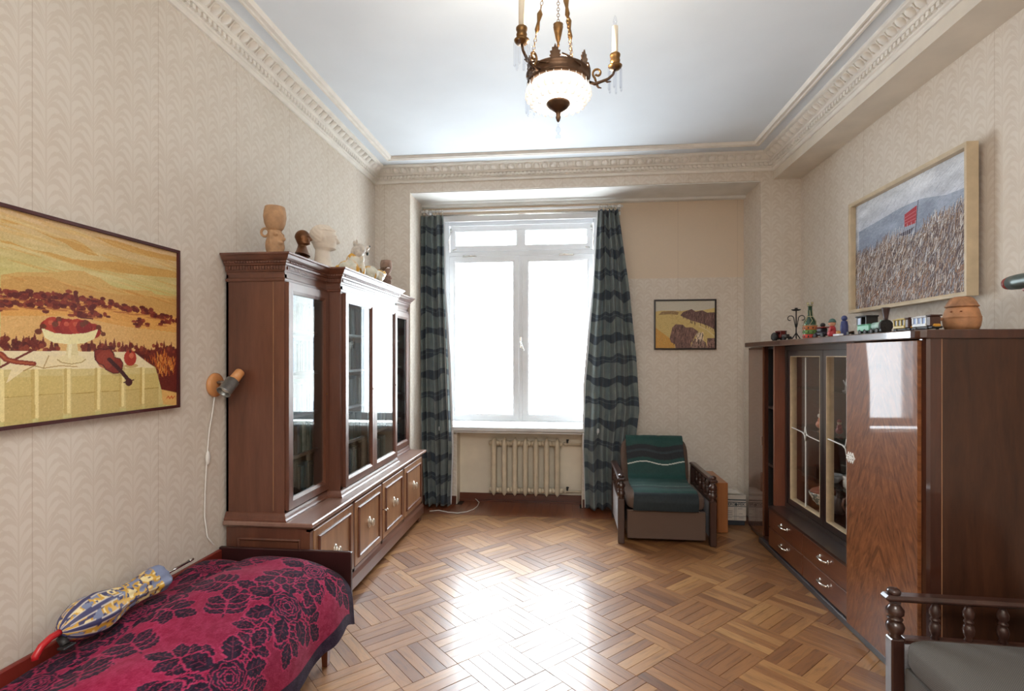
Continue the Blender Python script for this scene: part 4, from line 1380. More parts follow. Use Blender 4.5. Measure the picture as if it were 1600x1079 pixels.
# bedspread: dark roses woven on magenta, a dark border at the hem
def bedspread():
    nx, ny = 300, 440
    prof = [(-1.770, .515), (-1.70, .528), (-1.60, .532), (-1.575, .535), (-1.50, .548), (-1.35, .545), (-1.22, .525), (-1.14, .482), (-1.095, .42), (-1.070, .33), (-1.060, .20)]
    px = np.array([p[0] for p in prof]); pz = np.array([p[1] for p in prof])
    sl = np.concatenate([[0], np.cumsum(np.hypot(np.diff(px), np.diff(pz)))])
    s = np.linspace(0, sl[-1], nx)
    # smooth the profile
    xs = np.interp(s, sl, px); zs = np.interp(s, sl, pz)
    ker = np.ones(25) / 25
    xs[12:-12] = np.convolve(xs, ker, 'valid'); zs[12:-12] = np.convolve(zs, ker, 'valid')
    y = np.linspace(.62, 2.536, ny)
    S, Y = np.meshgrid(s, y)
    L = sl[-1]
    n1 = smooth_noise(ny, nx, 9, 5, 21) - .5
    n2 = smooth_noise(ny, nx, 22, 12, 22) - .5
    Xp = np.tile(xs, (ny, 1)); Zp = np.tile(zs, (ny, 1))
    top = np.clip((Zp - .36) / .15, 0, 1)
    f = np.clip((Y - 1.15) / 1.1, 0, 1); f = f * f * (3 - 2 * f)
    Zp = Zp + top * (-.055 + .05 * f) + top * n1 * .028 + n2 * .006 * top
    # the cloth drops behind the footboard edge
    e = np.clip((Y - 2.36) / .17, 0, 1)
    Zp = Zp - top * .055 * e * e - np.clip((Y - 2.36) / .17, 0, 1) ** 2 * .03 * np.clip((S - .3) / .4, 0, 1)
    # lengthwise fold
    fs = .195 + .012 * np.sin(Y * 3)
    Zp -= top * .020 / (1 + np.exp((S - fs) / .006))
    Zp -= top * .012 * np.exp(-((S - fs) / .010) ** 2)
    hang = np.clip((S - .70) / (L - .70), 0, 1)
    Xp = Xp + hang * (.012 * np.sin(Y * 17) + .02 * n1)
    Zp = Zp + hang * .012 * np.sin(Y * 11 + 1) + hang ** 2 * .02 * n2
    Xp = np.maximum(Xp, XL + .030)
    c = Canvas(nx, ny, L, 1.916, (136, 32, 65))
    c.c += (smooth_noise(ny, nx, 7, 4, 31)[..., None] - .5) * np.array((.12, .02, .05))
    DK, RD = (38, 24, 42), (158, 42, 80)
    oy = lambda v: v - .62
    def leaf(x, yy, ang, l, w):
        pts = []
        for t in np.linspace(0, 1, 15): pts.append((t * l, w * math.sin(PI * t) ** .8 * (1 + .16 * math.sin(t * 30))))
        pts = pts + [(a, -b) for a, b in pts[::-1]]
        R2 = [(x + a * math.cos(ang) - b * math.sin(ang), yy + a * math.sin(ang) + b * math.cos(ang)) for a, b in pts]
        cxm, cym = x + .5 * l * math.cos(ang), yy + .5 * l * math.sin(ang)
        c.poly([(cxm + (q[0] - cxm) * 1.14, cym + (q[1] - cym) * 1.22) for q in R2], RD)
        c.poly(R2, DK)
        tip = (x + l * .93 * math.cos(ang), yy + l * .93 * math.sin(ang))
        c.stroke([(x, yy), tip], .003, (112, 36, 62))
        for t in (.3, .5, .7):
            for sg in (-1, 1):
                a0 = (x + l * t * math.cos(ang), yy + l * t * math.sin(ang))
                c.stroke([a0, (a0[0] + w * .8 * math.cos(ang + sg * .9), a0[1] + w * .8 * math.sin(ang + sg * .9))], .0022, (112, 36, 62))
    def rose(x, yy, r, rot=0.0):
        for k in range(9):
            a = rot + 2 * PI * k / 9
            c.ell(x + .62 * r * math.cos(a), yy + .62 * r * math.sin(a), r * .46, r * .36, DK, 1, a + PI / 2)
        c.ell(x, yy, r * .8, r * .8, DK)
        for k, rr in enumerate((.9, .72, .54, .38, .22)):
            for q in range(4):
                a0 = rot + k * .8 + q * PI / 2
                pts = [(x + rr * r * (1 + .10 * math.sin(3 * t)) * math.cos(a0 + t * .42), yy + rr * r * (1 + .10 * math.sin(3 * t)) * math.sin(a0 + t * .42)) for t in np.linspace(0, 3, 9)]
                c.stroke(pts, .0045, RD, .85)
    def spray(x, yy, ang, l):
        ex, ey = x + l * math.cos(ang), yy + l * math.sin(ang)
        c.stroke([(x, yy), (ex, ey)], .006, DK)
        for k in range(3):
            t = .25 + .3 * k
            bx_, by_ = x + l * t * math.cos(ang), yy + l * t * math.sin(ang)
            for sg in (-1, 1): leaf(bx_, by_, ang + sg * 1.05, .088, .026)
        leaf(ex, ey, ang, .098, .029)
    def motif(x, yy, r, rot):
        for k in range(5):
            a = rot + 2 * PI * k / 5 + (.3 if k % 2 else 0)
            spray(x + r * .8 * math.cos(a), yy + r * .8 * math.sin(a), a, .09 + .05 * (k % 2))
        for k in range(6): leaf(x + r * .8 * math.cos(rot + k * 1.05 + .5), yy + r * .8 * math.sin(rot + k * 1.05 + .5), rot + k * 1.05 + .5, .115, .036)
        rose(x, yy, r, rot)
    for x, yy, r, ro in ((.64, 2.05, .078, .5), (.68, 1.64, .078, 1.7), (.60, 2.36, .066, 2.6), (.10, 2.30, .055, .9), (.10, 1.88, .060, 2.1), (.10, 1.50, .060, .2), (.62, 1.24, .066, 2.4), (.3, 1.0, .06, 1), (.1, 1.15, .06, 2)):
        motif(x, oy(yy), r, ro)
    for x, yy, a in ((.34, 2.30, 2.4), (.42, 2.42, 2.9), (.40, 2.06, 3.0), (.36, 1.62, 2.6), (.48, 1.86, 2.0), (.30, 1.44, 2.2), (.47, 1.42, .4)): spray(x, oy(yy), a, .11)
    # dark border at hem and foot
    b = ((S > L - .055) | (Y > 2.485)).astype(float)[..., None]
    w = np.clip((smooth_noise(ny, nx, 90, 60, 8) - .5) * 6, -1, 1)[..., None] * .02
    c.c = c.c * (1 - b) + np.array((44, 30, 50)) / 255 * b + w
    c.noise(.02, 1, 9)
    o = grid_obj('bedspread', np.stack([Xp, Y, Zp], -1), c.c, attr_mat('woven_bedspread', .9, 260, .5, .05, .1), None)
    o['label'] = 'magenta woven bedspread with black roses draped over the bed'
    o['category'] = 'bedspread'
    so = o.modifiers.new('thickness', 'SOLIDIFY'); so.thickness = .006; so.offset = 1
    return Xp, Y, Zp


bedspread()

# folded umbrella lying on the bed against the wall
um = thing('umbrella', 'folded yellow and navy patterned umbrella with red handle lying on the bed', 'umbrella', (-1.69, 1.80, .578))
def umbrella():
    nu, nv = 150, 96
    ys = np.array([-.205, -.20, -.17, -.12, -.07, -.02, .04, .10, .15, .18, .205, .225, .245, .25])
    rs = np.array([.012, .024, .050, .072, .076, .064, .048, .046, .050, .054, .057, .055, .042, .012])
    u = np.linspace(-.205, .25, nu)
    r = np.interp(u, ys, rs)
    k = np.ones(7) / 7
    r[3:-3] = np.convolve(r, k, 'valid')
    a = np.linspace(0, 2 * PI, nv)
    U, A = np.meshgrid(u, a, indexing='ij')
    Rr = r[:, None] * (1 + .05 * np.cos(8 * A + 3 * U) * np.clip((U + .21) * 6, 0, 1) + np.where(U > .17, .12 * np.cos(3 * A + 1), 0))
    P = np.stack([Rr * np.cos(A), U, Rr * np.sin(A) * .92], -1)
    yl, nav, pale = np.array((206, 160, 62)) / 255, np.array((66, 66, 104)) / 255, np.array((124, 134, 164)) / 255
    n = smooth_noise(nu, nv, 26, 22, 41)[..., None]; n2 = smooth_noise(nu, nv, 40, 30, 42)[..., None]
    col = np.where(n > .66, pale, np.where(n2 < .30, nav, np.where(n < .34, np.array((232, 214, 160)) / 255, yl)))
    rib = (np.abs(((A * 8 / (2 * PI)) % 1) - .5) > .5 - np.clip(.46 - (U + .2) * 1.6, .1, .46) * .62)[..., None] & (U < .0)[..., None]
    col = np.where(rib, nav, col)
    ribl = (np.abs(np.abs(((A * 8 / (2 * PI)) % 1) - .5) - (.5 - np.clip(.46 - (U + .2) * 1.6, .1, .46) * .62)) < .035)[..., None] & (U < 0)[..., None]
    col = np.where(ribl, np.array((214, 206, 196)) / 255, col)
    col = np.where((U > .185)[..., None], pale * (1 + .04 * (n - .5)), col)
    o = grid_obj('canopy', P, col, attr_mat('umbrella_cloth', .55, 120, .1), um)
umbrella()
part('shaft', MB().tube([(0, .20, 0), (0, .40, .004)], .006, 8).tube([(0, .40, .004), (0, .43, .004)], [.008, .005], 8), M_chrome, um)
part('handle', MB().tube([(0, -.20, 0), (.0, -.235, -.002), (-.004, -.262, -.016), (-.004, -.282, -.038), (-.002, -.284, -.048)], [.011, .011, .011, .011, .010], 10), plain('red_plastic_handle', (186, 34, 40), .3, .05, 10), um, 'red curved handle')
part('strap', MB().box(.02, .05, -.235, -.19, -.045, -.036, .003).tube([(.0, -.20, -.02), (.03, -.21, -.04)], .014, 8), M_black, um)
# ------------------------------------------------------------------ display cabinet on the right
DX, DXB, DYA, DYB, DZ = 1.52, 1.985, 2.462, 4.79, 1.615
cab = thing('display_cabinet', 'glossy dark mahogany display cabinet with glass doors along the right wall', 'cabinet', (1.76, 3.62, 0), world=True)
mv = Mat('flame_walnut_veneer', (140, 84, 50), .45, spec=.15, coat=.34, coat_rough=.03)
vx, vy, vz = mv.xyz()
fold = (vy - (2.77 - 3.62)).abs()                      # book-matched about the middle of the leaf
cbn = mv.node('ShaderNodeCombineXYZ')
mv.link((fold * 7.0 + vz * 3.2).s, cbn.inputs[0]); mv.link((vz * 1.1 - fold * 1.5).s, cbn.inputs[1])
fl1 = mv.noise(cbn.outputs[0], 5.5, 6, .62, 1.4)
mv.color(mv.ramp(fl1, [(.25, (76, 41, 23)), (.45, (112, 67, 38)), (.6, (132, 82, 48)), (.8, (154, 102, 62))]))
M_veneer = mv.m
# top with rounded near corner
top = [(1.497, 2.50), (1.502, 2.478), (1.514, 2.462), (1.535, 2.452), (DXB, 2.452), (DXB, 4.80), (1.53, 4.80)]
o = part('top', MB().prism(top, DZ - .040, DZ), M_gloss, cab); bevel(o, .006, 3)
# near section
post = [(1.535, 2.50), (1.536, 2.484), (1.543, 2.470), (1.556, 2.463), (1.60, 2.462), (1.60, 2.50)]
part('corner_post', MB().prism(post, .045, DZ - .041, smooth=False), M_gloss, cab)
part('side_panel', MB().box(1.603, DXB, DYA, DYA + .022, .045, DZ - .041), M_gloss_side, cab)
part('edge_strip', MB().box(1.599, 1.6025, DYA - .001, DYA + .01, .045, DZ - .041), M_walnut_door, cab, 'thin light vertical strip')
part('carcass', MB().box(1.54, DXB, 3.045, 3.068, .045, DZ - .041).box(1.54, DXB, 2.484, 3.045, .045, .065).box(DXB - .012, DXB, 2.484, DYB, .045, DZ - .041)
     .box(1.66, DXB, 4.255, 4.28, .045, DZ - .041).box(1.575, DXB, 4.45, 4.47, .045, DZ - .041).box(1.575, DXB, DYB - .02, DYB, .045, DZ - .041).box(1.56, DXB, 3.068, DYB, .03, .05), M_gloss, cab)
nd = part('near_door', MB().box(DX, DX + .018, 2.488, 3.062, .05, DZ - .045, .003), M_veneer, cab)
es = MB()
for q in range(3):
    yc = 3.035 - q * .020
    es.sweep([(yc - .012, .955), (yc, .975), (yc + .012, .955), (yc, .935)], [(0, 0), (0, .004), (-.005, .004), (-.005, 0)], True, 1, planeM('-X', DX))
es.tube([(DX - .002, 3.055, .962), (DX - .002, 2.975, .957)], .003, 6).tube([(DX - .002, 3.055, .948), (DX - .002, 2.975, .953)], .003, 6)
part('escutcheon', es, M_white_plastic, nd, 'white ornate keyhole plate')
_pv = Vector((DX - 1.76, 2.49 - 3.62, 0))
nd.matrix_local = Matrix.Translation(_pv) @ Matrix.Rotation(math.radians(1.2), 4, 'Z') @ Matrix.Translation(-_pv)
# middle section: drawers, ledge, recessed glazed doors
part('plinth', MB().box(1.528, 1.60, 2.50, 4.46, 0, .040, .004).box(1.60, DXB, 2.47, 4.78, 0, .04).box(1.578, 1.60, 4.46, 4.78, 0, .04), plain('grey_plinth', (66, 62, 64), .35, .06, 12), cab)
part('ledge', MB().prism([(1.528, 3.07), (1.528, 4.252), (1.66, 4.252), (1.66, 3.07)], .335, .352), M_dark_wood, cab)
for col_, (a, b) in enumerate(((3.074, 3.66), (3.666, 4.250))):
    for z0, z1 in ((.052, .190), (.194, .332)):
        d = part('drawer', MB().box(1.532, 1.90, a, b, z0, z1, .003), wood('drawer_veneer', (70, 34, 22), (96, 52, 32), (116, 68, 42), 'y', .3, .6, .06, 10) if (col_ == 0 and z0 < .1) else bpy.data.materials['drawer_veneer'], cab)
        ym, zm = (a + b) / 2, (z0 + z1) / 2 + .012
        hd = MB().tube([(1.532, ym - .05, zm), (1.518, ym - .05, zm), (1.508, ym - .038, zm), (1.504, ym, zm), (1.508, ym + .038, zm), (1.518, ym + .05, zm), (1.532, ym + .05, zm)], [.009, .007, .007, .008, .007, .007, .009], 8)
        hd.lathe([(0, 0), (.013, 0), (.012, .003), (0, .004)], 12, Matrix.Translation((1.532, ym - .05, zm)) @ Matrix.Rotation(-PI / 2, 4, 'Y')).lathe([(0, 0), (.013, 0), (.012, .003), (0, .004)], 12, Matrix.Translation((1.532, ym + .05, zm)) @ Matrix.Rotation(-PI / 2, 4, 'Y'))
        part('handle', hd, M_chrome, d, 'bright curved metal handle')
part('partition', MB().box(1.575, 1.98, 4.252, 4.278, .352, DZ - .041), M_gloss_red, cab)
part('door_surround', MB().sweep(rect(3.07, 4.252, .352, DZ - .041), [(0, 0), (0, .02), (-.032, .02), (-.032, 0)], True, 1, planeM('-X', 1.672)), M_dark_wood, cab)
M_pale = plain('pale_inner_frame', (206, 184, 150), .4, .05, 20)
for a, b in ((3.104, 3.660), (3.664, 4.220)):
    d = part('glass_door', frame(a, b, .386, DZ - .075, .042, .022, planeM('-X', 1.682)), M_dark_wood, cab)
    part('inner_frame', frame(a + .040, b - .040, .426, DZ - .115, .006, .046, planeM('-X', 1.706)), M_pale, d, 'pale inner frame')
    part('pane', MB().box(1.674, 1.677, a + .05, b - .05, .436, DZ - .125), M_glass, d)
    ym = (a + b) / 2
    mu = MB()
    mu.box(1.668, 1.673, ym - .004, ym + .004, 1.0, DZ - .125).box(1.668, 1.673, ym - .004, ym + .004, .436, .90)
    mu.tube([(1.668, b - .05, .965), (1.668, ym + .05, .955), (1.668, ym + .015, .950), (1.668, ym, 1.0)], .004, 6)
    mu.tube([(1.668, a + .05, .93), (1.668, ym - .05, .94), (1.668, ym - .015, .945), (1.668, ym, .90)], .004, 6)
    mu.tube([(1.668, ym + .05, .955), (1.668, ym + .015, .94), (1.668, ym, .90)], .004, 6).tube([(1.668, ym - .05, .94), (1.668, ym - .015, .955), (1.668, ym, 1.0)], .004, 6)
    part('muntin', mu, M_white_plastic, d, 'thin white leaded bar')
M_gshelf = glass_mat('shelf_glass', (.85, .93, .92))
for z in (.66, .98, 1.27):
    part('glass_shelf', MB().box(1.70, 1.97, 3.07, 4.25, z - .006, z), M_gshelf, cab)
# far section: narrow open niche, then a narrow door
part('niche_lining', MB().box(DXB - .03, DXB - .0125, 4.281, 4.449, .051, 1.573).box(1.60, DXB - .03, 4.281, 4.284, .051, 1.573).box(1.60, DXB - .03, 4.446, 4.449, .051, 1.573).box(1.60, DXB - .03, 4.284, 4.446, 1.555, 1.573), M_black, cab)
part('niche_shelf', MB().box(1.60, DXB - .012, 4.28, 4.45, .62, .64).box(1.60, DXB - .012, 4.28, 4.45, 1.08, 1.10), M_dark_wood, cab)
fd = part('far_door', MB().box(1.558, 1.575, 4.452, 4.788, .05, DZ - .045, .003), wood('far_door_gloss', (84, 52, 38), (108, 70, 52), (124, 84, 64), 'z', .25, 1.0, .02, 8), cab)
part('lock', MB().box(1.552, 1.558, 4.462, 4.474, .78, .85, .002), M_chrome, fd, 'small metal lock')

# pieces behind the cabinet glass
CB = Vector((1.80, 0, 0))
def solo_lathe(name, prof, loc, mat, label, cat, n=20, sc_=(1, 1, 1), group=None):
    mb = MB().lathe(prof, n)
    mb.v = [(x * sc_[0] + loc[0], y * sc_[1] + loc[1], z + loc[2]) for x, y, z in mb.v]
    return solo(name, mb, mat, label, cat, group)
def china(c): return plain('china_%d_%d_%d' % c, c, .3, .08, 40, coat=.4)
def figurine(loc, c1, c2, label, h=.10, rot=0):
    f = thing('figurine', label, 'figurine', loc, rot)
    s = h / .1
    blob('body', [((0, 0, .022 * s), (.024 * s, .024 * s, .024 * s)), ((0, 0, .045 * s), (.017 * s, .016 * s, .025 * s)), ((0, .02 * s, .045 * s), (.007 * s, .012 * s, .007 * s)), ((0, -.02 * s, .045 * s), (.007 * s, .012 * s, .007 * s))], china(c1), f, .003 * s, sm=2)
    part('head', MB().ell((0, 0, .075 * s), (.013 * s, .013 * s, .015 * s), 14, 10).ell((-.012 * s, 0, .074 * s), (.004 * s, .003 * s, .003 * s), 8, 6), china(c2), f)
    part('hat', MB().lathe([(.015 * s, .080 * s), (.014 * s, .088 * s), (.006 * s, .098 * s), (.001, .10 * s)], 14), china(c1), f)
    return f
bn = thing('figurine', 'small white and orange rabbit figurine behind the far glass door', 'figurine', (1.78, 3.96, .984), 0)
blob('body', [((0, 0, .03), (.032, .034, .03)), ((0, 0, .06), (.02, .02, .025))], china((206, 120, 84)), bn, .004)
part('head', MB().ell((-.004, 0, .092), (.017, .016, .018), 14, 10), china((220, 210, 200)), bn)
part('ear', MB().ell((0, -.012, .125), (.005, .006, .022), 10, 8), china((222, 212, 202)), bn); part('ear', MB().ell((0, .012, .125), (.005, .006, .022), 10, 8), china((222, 212, 202)), bn)
figurine((1.78, 3.70, .984), (150, 54, 52), (206, 170, 140), 'small red figurine on the middle glass shelf of the cabinet', .10)
figurine((1.78, 3.47, .984), (150, 150, 128), (210, 200, 184), 'pale green seated figurine on the middle glass shelf', .15)
pl_ = thing('figurine', 'tiny white coral-like ornament on the top glass shelf', 'figurine', (1.80, 3.66, 1.2705))
part('branches', MB().tube([(0, 0, 0), (0, 0, .04)], [.008, .004]).tube([(0, 0, .035), (0, .03, .07)], .004).tube([(0, 0, .035), (0, -.028, .075)], .004).tube([(0, 0, .03), (.01, .01, .085)], .004), china((216, 216, 214)), pl_)
part('base', MB().lathe([(0, 0), (.02, 0), (.018, .006), (0, .007)], 14), china((200, 200, 198)), pl_)
tu = thing('tureen', 'white tureen with blue-green pattern at the bottom of the far glass door', 'tureen', (1.79, 3.93, .4535))
mt_ = Mat('patterned_china', (226, 222, 212), .25, coat=.5)
tn = mt_.noise(mt_.coord(), 38, 2, .5, 1.2)
mt_.color(mt_.ramp(tn, [(.0, (60, 90, 96)), (.44, (90, 126, 124)), (.5, (224, 222, 212)), (1, (232, 228, 220))]))
part('bowl', MB().lathe([(.0, 0), (.05, 0), (.052, .008), (.075, .03), (.094, .07), (.098, .088), (.094, .09), (.088, .07), (.0, .02)], 28, cap=False), mt_.m, tu)
part('lid', MB().lathe([(.092, .089), (.080, .105), (.045, .122), (.012, .128), (.012, .136), (.018, .146), (.0, .152)], 28), china((156, 92, 74)), tu, 'reddish lid')
cu = thing('cup', 'white handled cup on the low glass shelf behind the near glass door', 'cup', (1.775, 3.56, .6605))
part('bowl', MB().lathe([(0, 0), (.03, 0), (.038, .01), (.04, .08), (.037, .08), (.034, .012), (0, .008)], 22, cap=False), china((222, 222, 216)), cu)
part('handle', MB().tube([(0, .038 + .022 * math.sin(q), .042 + .024 * math.cos(q)) for q in np.linspace(0, PI, 9)], .005, 8), china((222, 222, 216)), cu)
solo_lathe('bowl', [(0, 0), (.022, 0), (.045, .03), (.05, .055), (.046, .055), (.04, .03), (0, .01)], (1.76, 3.72, .6605), china((198, 204, 206)), 'small pale round bowl beside the white cup in the cabinet', 'bowl')
jg = thing('clay_jug', 'brown clay jug at the bottom behind the near glass door', 'jug', (1.79, 3.50, .4535))
part('body', MB().lathe([(0, 0), (.045, 0), (.062, .04), (.066, .08), (.05, .125), (.034, .15), (.038, .175), (.034, .175), (.0, .12)], 24, cap=False), china((120, 84, 70)), jg)
part('handle', MB().tube([(-.035, .01, .165), (-.075, .01, .15), (-.082, .01, .11), (-.058, .01, .07)], .008, 8), china((120, 84, 70)), jg)
solo_lathe('vase', [(0, 0), (.03, 0), (.04, .03), (.042, .07), (.02, .12), (.018, .15), (.024, .16), (.0, .15)], (1.79, 3.72, .4535), china((92, 74, 68)), 'dark slim vase at the bottom of the cabinet between tureen and jug', 'vase')
for q in range(5):
    yy = 4.296 + q * .029
    solo('record_folder', MB().box(1.64, 1.92, yy, yy + .018, .0505 if q % 2 else .0505, .36 - .03 * (q % 3), .002), plain('folder_%d' % q, [(60, 58, 56), (36, 34, 36), (88, 86, 80), (44, 50, 48), (30, 30, 32)][q], .6, .08, 20),
         '%s folder, %s from the right at the bottom of the narrow cabinet niche' % (['dark grey', 'black', 'light grey', 'greenish', 'charcoal'][q], ORD[q + 1]), 'folder', 'folders in the narrow cabinet niche')
for q in range(4):
    yy = 4.302 + q * .034
    solo('record_folder', MB().box(1.66, 1.92, yy, yy + .022, .6405, .93 - .03 * (q % 2), .002), plain('album_%d' % q, [(120, 116, 104), (40, 40, 44), (30, 34, 34), (70, 64, 58)][q], .6, .08, 20),
         '%s album, %s from the right on the middle shelf of the cabinet niche' % (['pale', 'dark grey', 'blackish', 'brown-grey'][q], ORD[q + 1]), 'folder', 'albums on the niche shelf')

# ------------------------------------------------------------------ toys and ornaments on the cabinet
TZ = DZ + .0005
def col(c, r=.45, **k): return plain('toy_%d_%d_%d' % c, c, r, .06, 30, **k)
def wheels(root, xs, ys, r, w, mat, axis='y'):
    for x in xs:
        for y in ys:
            part('wheel', MB().lathe([(0, -w / 2), (r * .9, -w / 2), (r, -w / 4), (r, w / 4), (r * .9, w / 2), (0, w / 2)], 18, Matrix.Translation((x, y, r)) @ Matrix.Rotation(PI / 2, 4, 'X')), mat, root)
# toy vehicles are authored lengthwise along local x, then turned along the cabinet
tk = thing('toy_tractor', 'dark red toy tractor at the far end of the cabinet top', 'toy', (1.64, 4.30, TZ), -PI / 2 + .25)
part('cab', MB().box(-.035, .035, -.026, .026, .072, .080, .002).box(-.032, -.028, -.024, .024, .03, .072).box(.026, .030, -.024, .024, .03, .072).box(-.030, .028, -.024, .024, .025, .052, .004), col((112, 40, 34)), tk)
part('engine', MB().box(.028, .085, -.018, .018, .022, .052, .006).tube([(.06, 0, .05), (.06, 0, .078)], .004), col((60, 52, 50)), tk)
wheels(tk, (-.025,), (-.036, .036), .034, .022, M_black); wheels(tk, (.07,), (-.026, .026), .018, .014, M_black)
part('hitch', MB().box(-.10, -.035, -.022, .022, .012, .040, .008), col((90, 92, 92)), tk)
cs = thing('candlestick', 'black wrought iron candlestick with two scrolls on the cabinet', 'candlestick', (1.70, 4.17, TZ), 1.15)
st = MB().tube([(0, 0, .02), (0, 0, .225)], .0045, 8)
for sg in (-1, 1):
    st.tube([(0, .004 * sg, .10)] + [(0, sg * (.040 + .026 * (1 - t * .6) * math.cos(PI * 1.05 - t * 5.2)), .165 + .028 * (1 - t * .6) * math.sin(PI * 1.05 - t * 5.2)) for t in np.linspace(0, 1, 16)], .0035, 6)
part('stem', st, M_black, cs)
for a in (0, 2.1, 4.2):
    part('leg', MB().tube([(0, 0, .06), (.012 * math.cos(a), .012 * math.sin(a), .04), (.032 * math.cos(a), .032 * math.sin(a), .012), (.045 * math.cos(a), .045 * math.sin(a), .004)], .004, 6), M_black, cs)
part('drip_pan', MB().lathe([(0, .222), (.020, .224), (.032, .230), (.033, .234), (.012, .232), (.010, .246), (0, .246)], 16), M_black, cs)
bo = thing('bottle', 'green glass bottle wrapped in rope with orange and green painted bands', 'bottle', (1.665, 3.86, TZ))
part('glass', MB().lathe([(0, 0), (.040, 0), (.043, .01), (.043, .095), (.036, .125), (.018, .155), (.014, .17), (.0135, .225), (.016, .228), (.016, .238), (0, .239)], 24), plain('green_bottle_glass', (30, 66, 46), .12, .1, 30, coat=.6), bo)
for z0, z1, c in ((.004, .034, (196, 66, 48)), (.037, .062, (96, 132, 60)), (.065, .092, (186, 108, 52))):
    part('painted_band', MB().lathe([(.0436, z0), (.0446, z0 + .002), (.0446, z1 - .002), (.0436, z1)], 24, cap=False), col(c, .6), bo)
    for k in range(10):
        a = 2 * PI * k / 10
        mk = MB().box(-.004, .004, -.0012, .0008, z0 + .008, z1 - .008).shift((0, -.0450, 0))
        mk.v = [(x * math.cos(a) - y * math.sin(a), x * math.sin(a) + y * math.cos(a), z) for x, y, z in mk.v]
        part('painted_mark', mk, col((50, 44, 40), .6), bo)
rp = MB()
M_rope = col((176, 168, 132), .9)
for k in range(6):
    a = PI * k / 3
    rp.tube([(.0445 * math.cos(a), .0445 * math.sin(a), .095), (.038 * math.cos(a + .5), .038 * math.sin(a + .5), .127), (.020 * math.cos(a + .2), .020 * math.sin(a + .2), .156), (.016 * math.cos(a), .016 * math.sin(a), .20)], .002, 5)
for z, r in ((.096, .0455), (.158, .0185), (.232, .0185)): rp.tube([(r * math.cos(q), r * math.sin(q), z) for q in [2 * PI * t / 20 for t in range(20)]], .0026, 5, loop=True)
rp.ell((-.012, .006, .248), (.010, .010, .010), 8, 6).ell((.010, -.006, .250), (.010, .010, .010), 8, 6)
part('rope', rp, M_rope, bo, 'pale rope netting')
rc = thing('toy_car', 'dark red old toy car between the bottle and the gnome', 'toy', (1.66, 3.665, TZ), -PI / 2 + .1)
part('body', MB().box(-.06, .06, -.026, .026, .018, .042, .008).box(-.035, .02, -.022, .022, .042, .068, .006), col((40, 32, 44)), rc)
part('roof', MB().box(-.045, .045, -.027, .027, .068, .075, .003), col((136, 48, 40)), rc)
wheels(rc, (-.04, .042), (-.028, .028), .018, .010, M_black)
part('spare_wheel', MB().ell((.0, 0, .088), (.016, .016, .014), 14, 10), M_black, rc)
gn = thing('gnome_figurine', 'small gnome figurine in red dress and green cap', 'figurine', (1.63, 3.475, TZ), PI - .3)
blob('dress', [((0, 0, .025), (.028, .028, .028)), ((0, 0, .05), (.020, .020, .026)), ((.01, .022, .05), (.008, .014, .009)), ((.01, -.022, .05), (.008, .014, .009))], col((176, 52, 56)), gn, .0035, sm=2)
part('head', MB().ell((0, 0, .086), (.019, .019, .019), 16, 12).ell((.018, 0, .084), (.006, .006, .006), 8, 6), col((206, 150, 116)), gn)
part('cap', MB().lathe([(.022, .093), (.021, .100), (.016, .110), (.008, .116), (0, .118)], 18), col((76, 112, 104)), gn)
bl = thing('wooden_doll', 'slim blue wooden doll standing behind the gnome', 'doll', (1.70, 3.475, TZ))
part('body', MB().lathe([(0, 0), (.020, 0), (.023, .02), (.022, .07), (.017, .10), (.0, .105)], 20), col((52, 62, 116)), bl)
part('head', MB().ell((0, 0, .118), (.017, .017, .018), 16, 12), col((60, 70, 122)), bl)
tc = thing('toy_boat', 'tiny white and tan toy boat beside the gnome', 'toy', (1.62, 3.375, TZ), -PI / 2)
part('hull', MB().prism([(-.045, -.012), (.03, -.014), (.05, 0), (.03, .014), (-.045, .012)], .0, .018), col((216, 218, 222)), tc)
part('cargo', MB().ell((-.005, 0, .027), (.018, .012, .011), 12, 8), col((196, 148, 86)), tc)
tt = thing('toy_cannon', 'tiny dark metal toy cannon beside the toy boat', 'toy', (1.625, 3.255, TZ), -PI / 2)
part('barrel', MB().tube([(-.03, 0, .018), (.035, 0, .024)], [.008, .005], 10), M_bronze, tt)
wheels(tt, (0,), (-.014, .014), .014, .005, M_black)
mg = thing('toy_locomotive', 'mint green toy steam locomotive with black cab and tall flared funnel', 'toy', (1.635, 3.04, TZ), -PI / 2)
part('chassis', MB().box(-.110, .10, -.022, .022, .010, .020, .002).box(.10, .120, -.026, .026, .010, .026, .003), M_black, mg)
part('body', MB().box(-.104, .012, -.030, .030, .020, .054, .004).box(-.104, .012, -.032, .032, .054, .058, .002), col((118, 182, 152)), mg)
part('boiler', MB().tube([(.01, 0, .042), (.108, 0, .042)], .022, 18).tube([(.075, 0, .06), (.075, 0, .074)], [.008, .006], 12), col((166, 194, 184)), mg)
part('smokebox', MB().tube([(.104, 0, .042), (.122, 0, .042)], .031, 24).tube([(.122, 0, .042), (.126, 0, .042)], .014, 16), M_black, mg)
part('funnel', MB().lathe([(0, .060), (.009, .060), (.011, .085), (.018, .128), (.021, .134), (.016, .136), (0, .11)], 18, Matrix.Translation((.112, 0, 0))), plain('funnel_brown', (66, 46, 44), .4, .1, 30), mg)
part('cab', MB().box(-.108, -.100, -.030, .030, .056, .098).box(-.066, -.060, -.030, .030, .056, .098).box(-.020, -.012, -.030, .030, .056, .098).box(-.100, -.020, .024, .030, .056, .098).box(-.100, -.066, -.028, -.020, .060, .090), M_black, mg)
part('cab_roof', MB().box(-.116, -.006, -.034, .034, .098, .106, .003), M_black, mg)
part('driver_panel', MB().box(-.096, -.068, -.030, -.027, .058, .094), col((176, 190, 214)), mg)
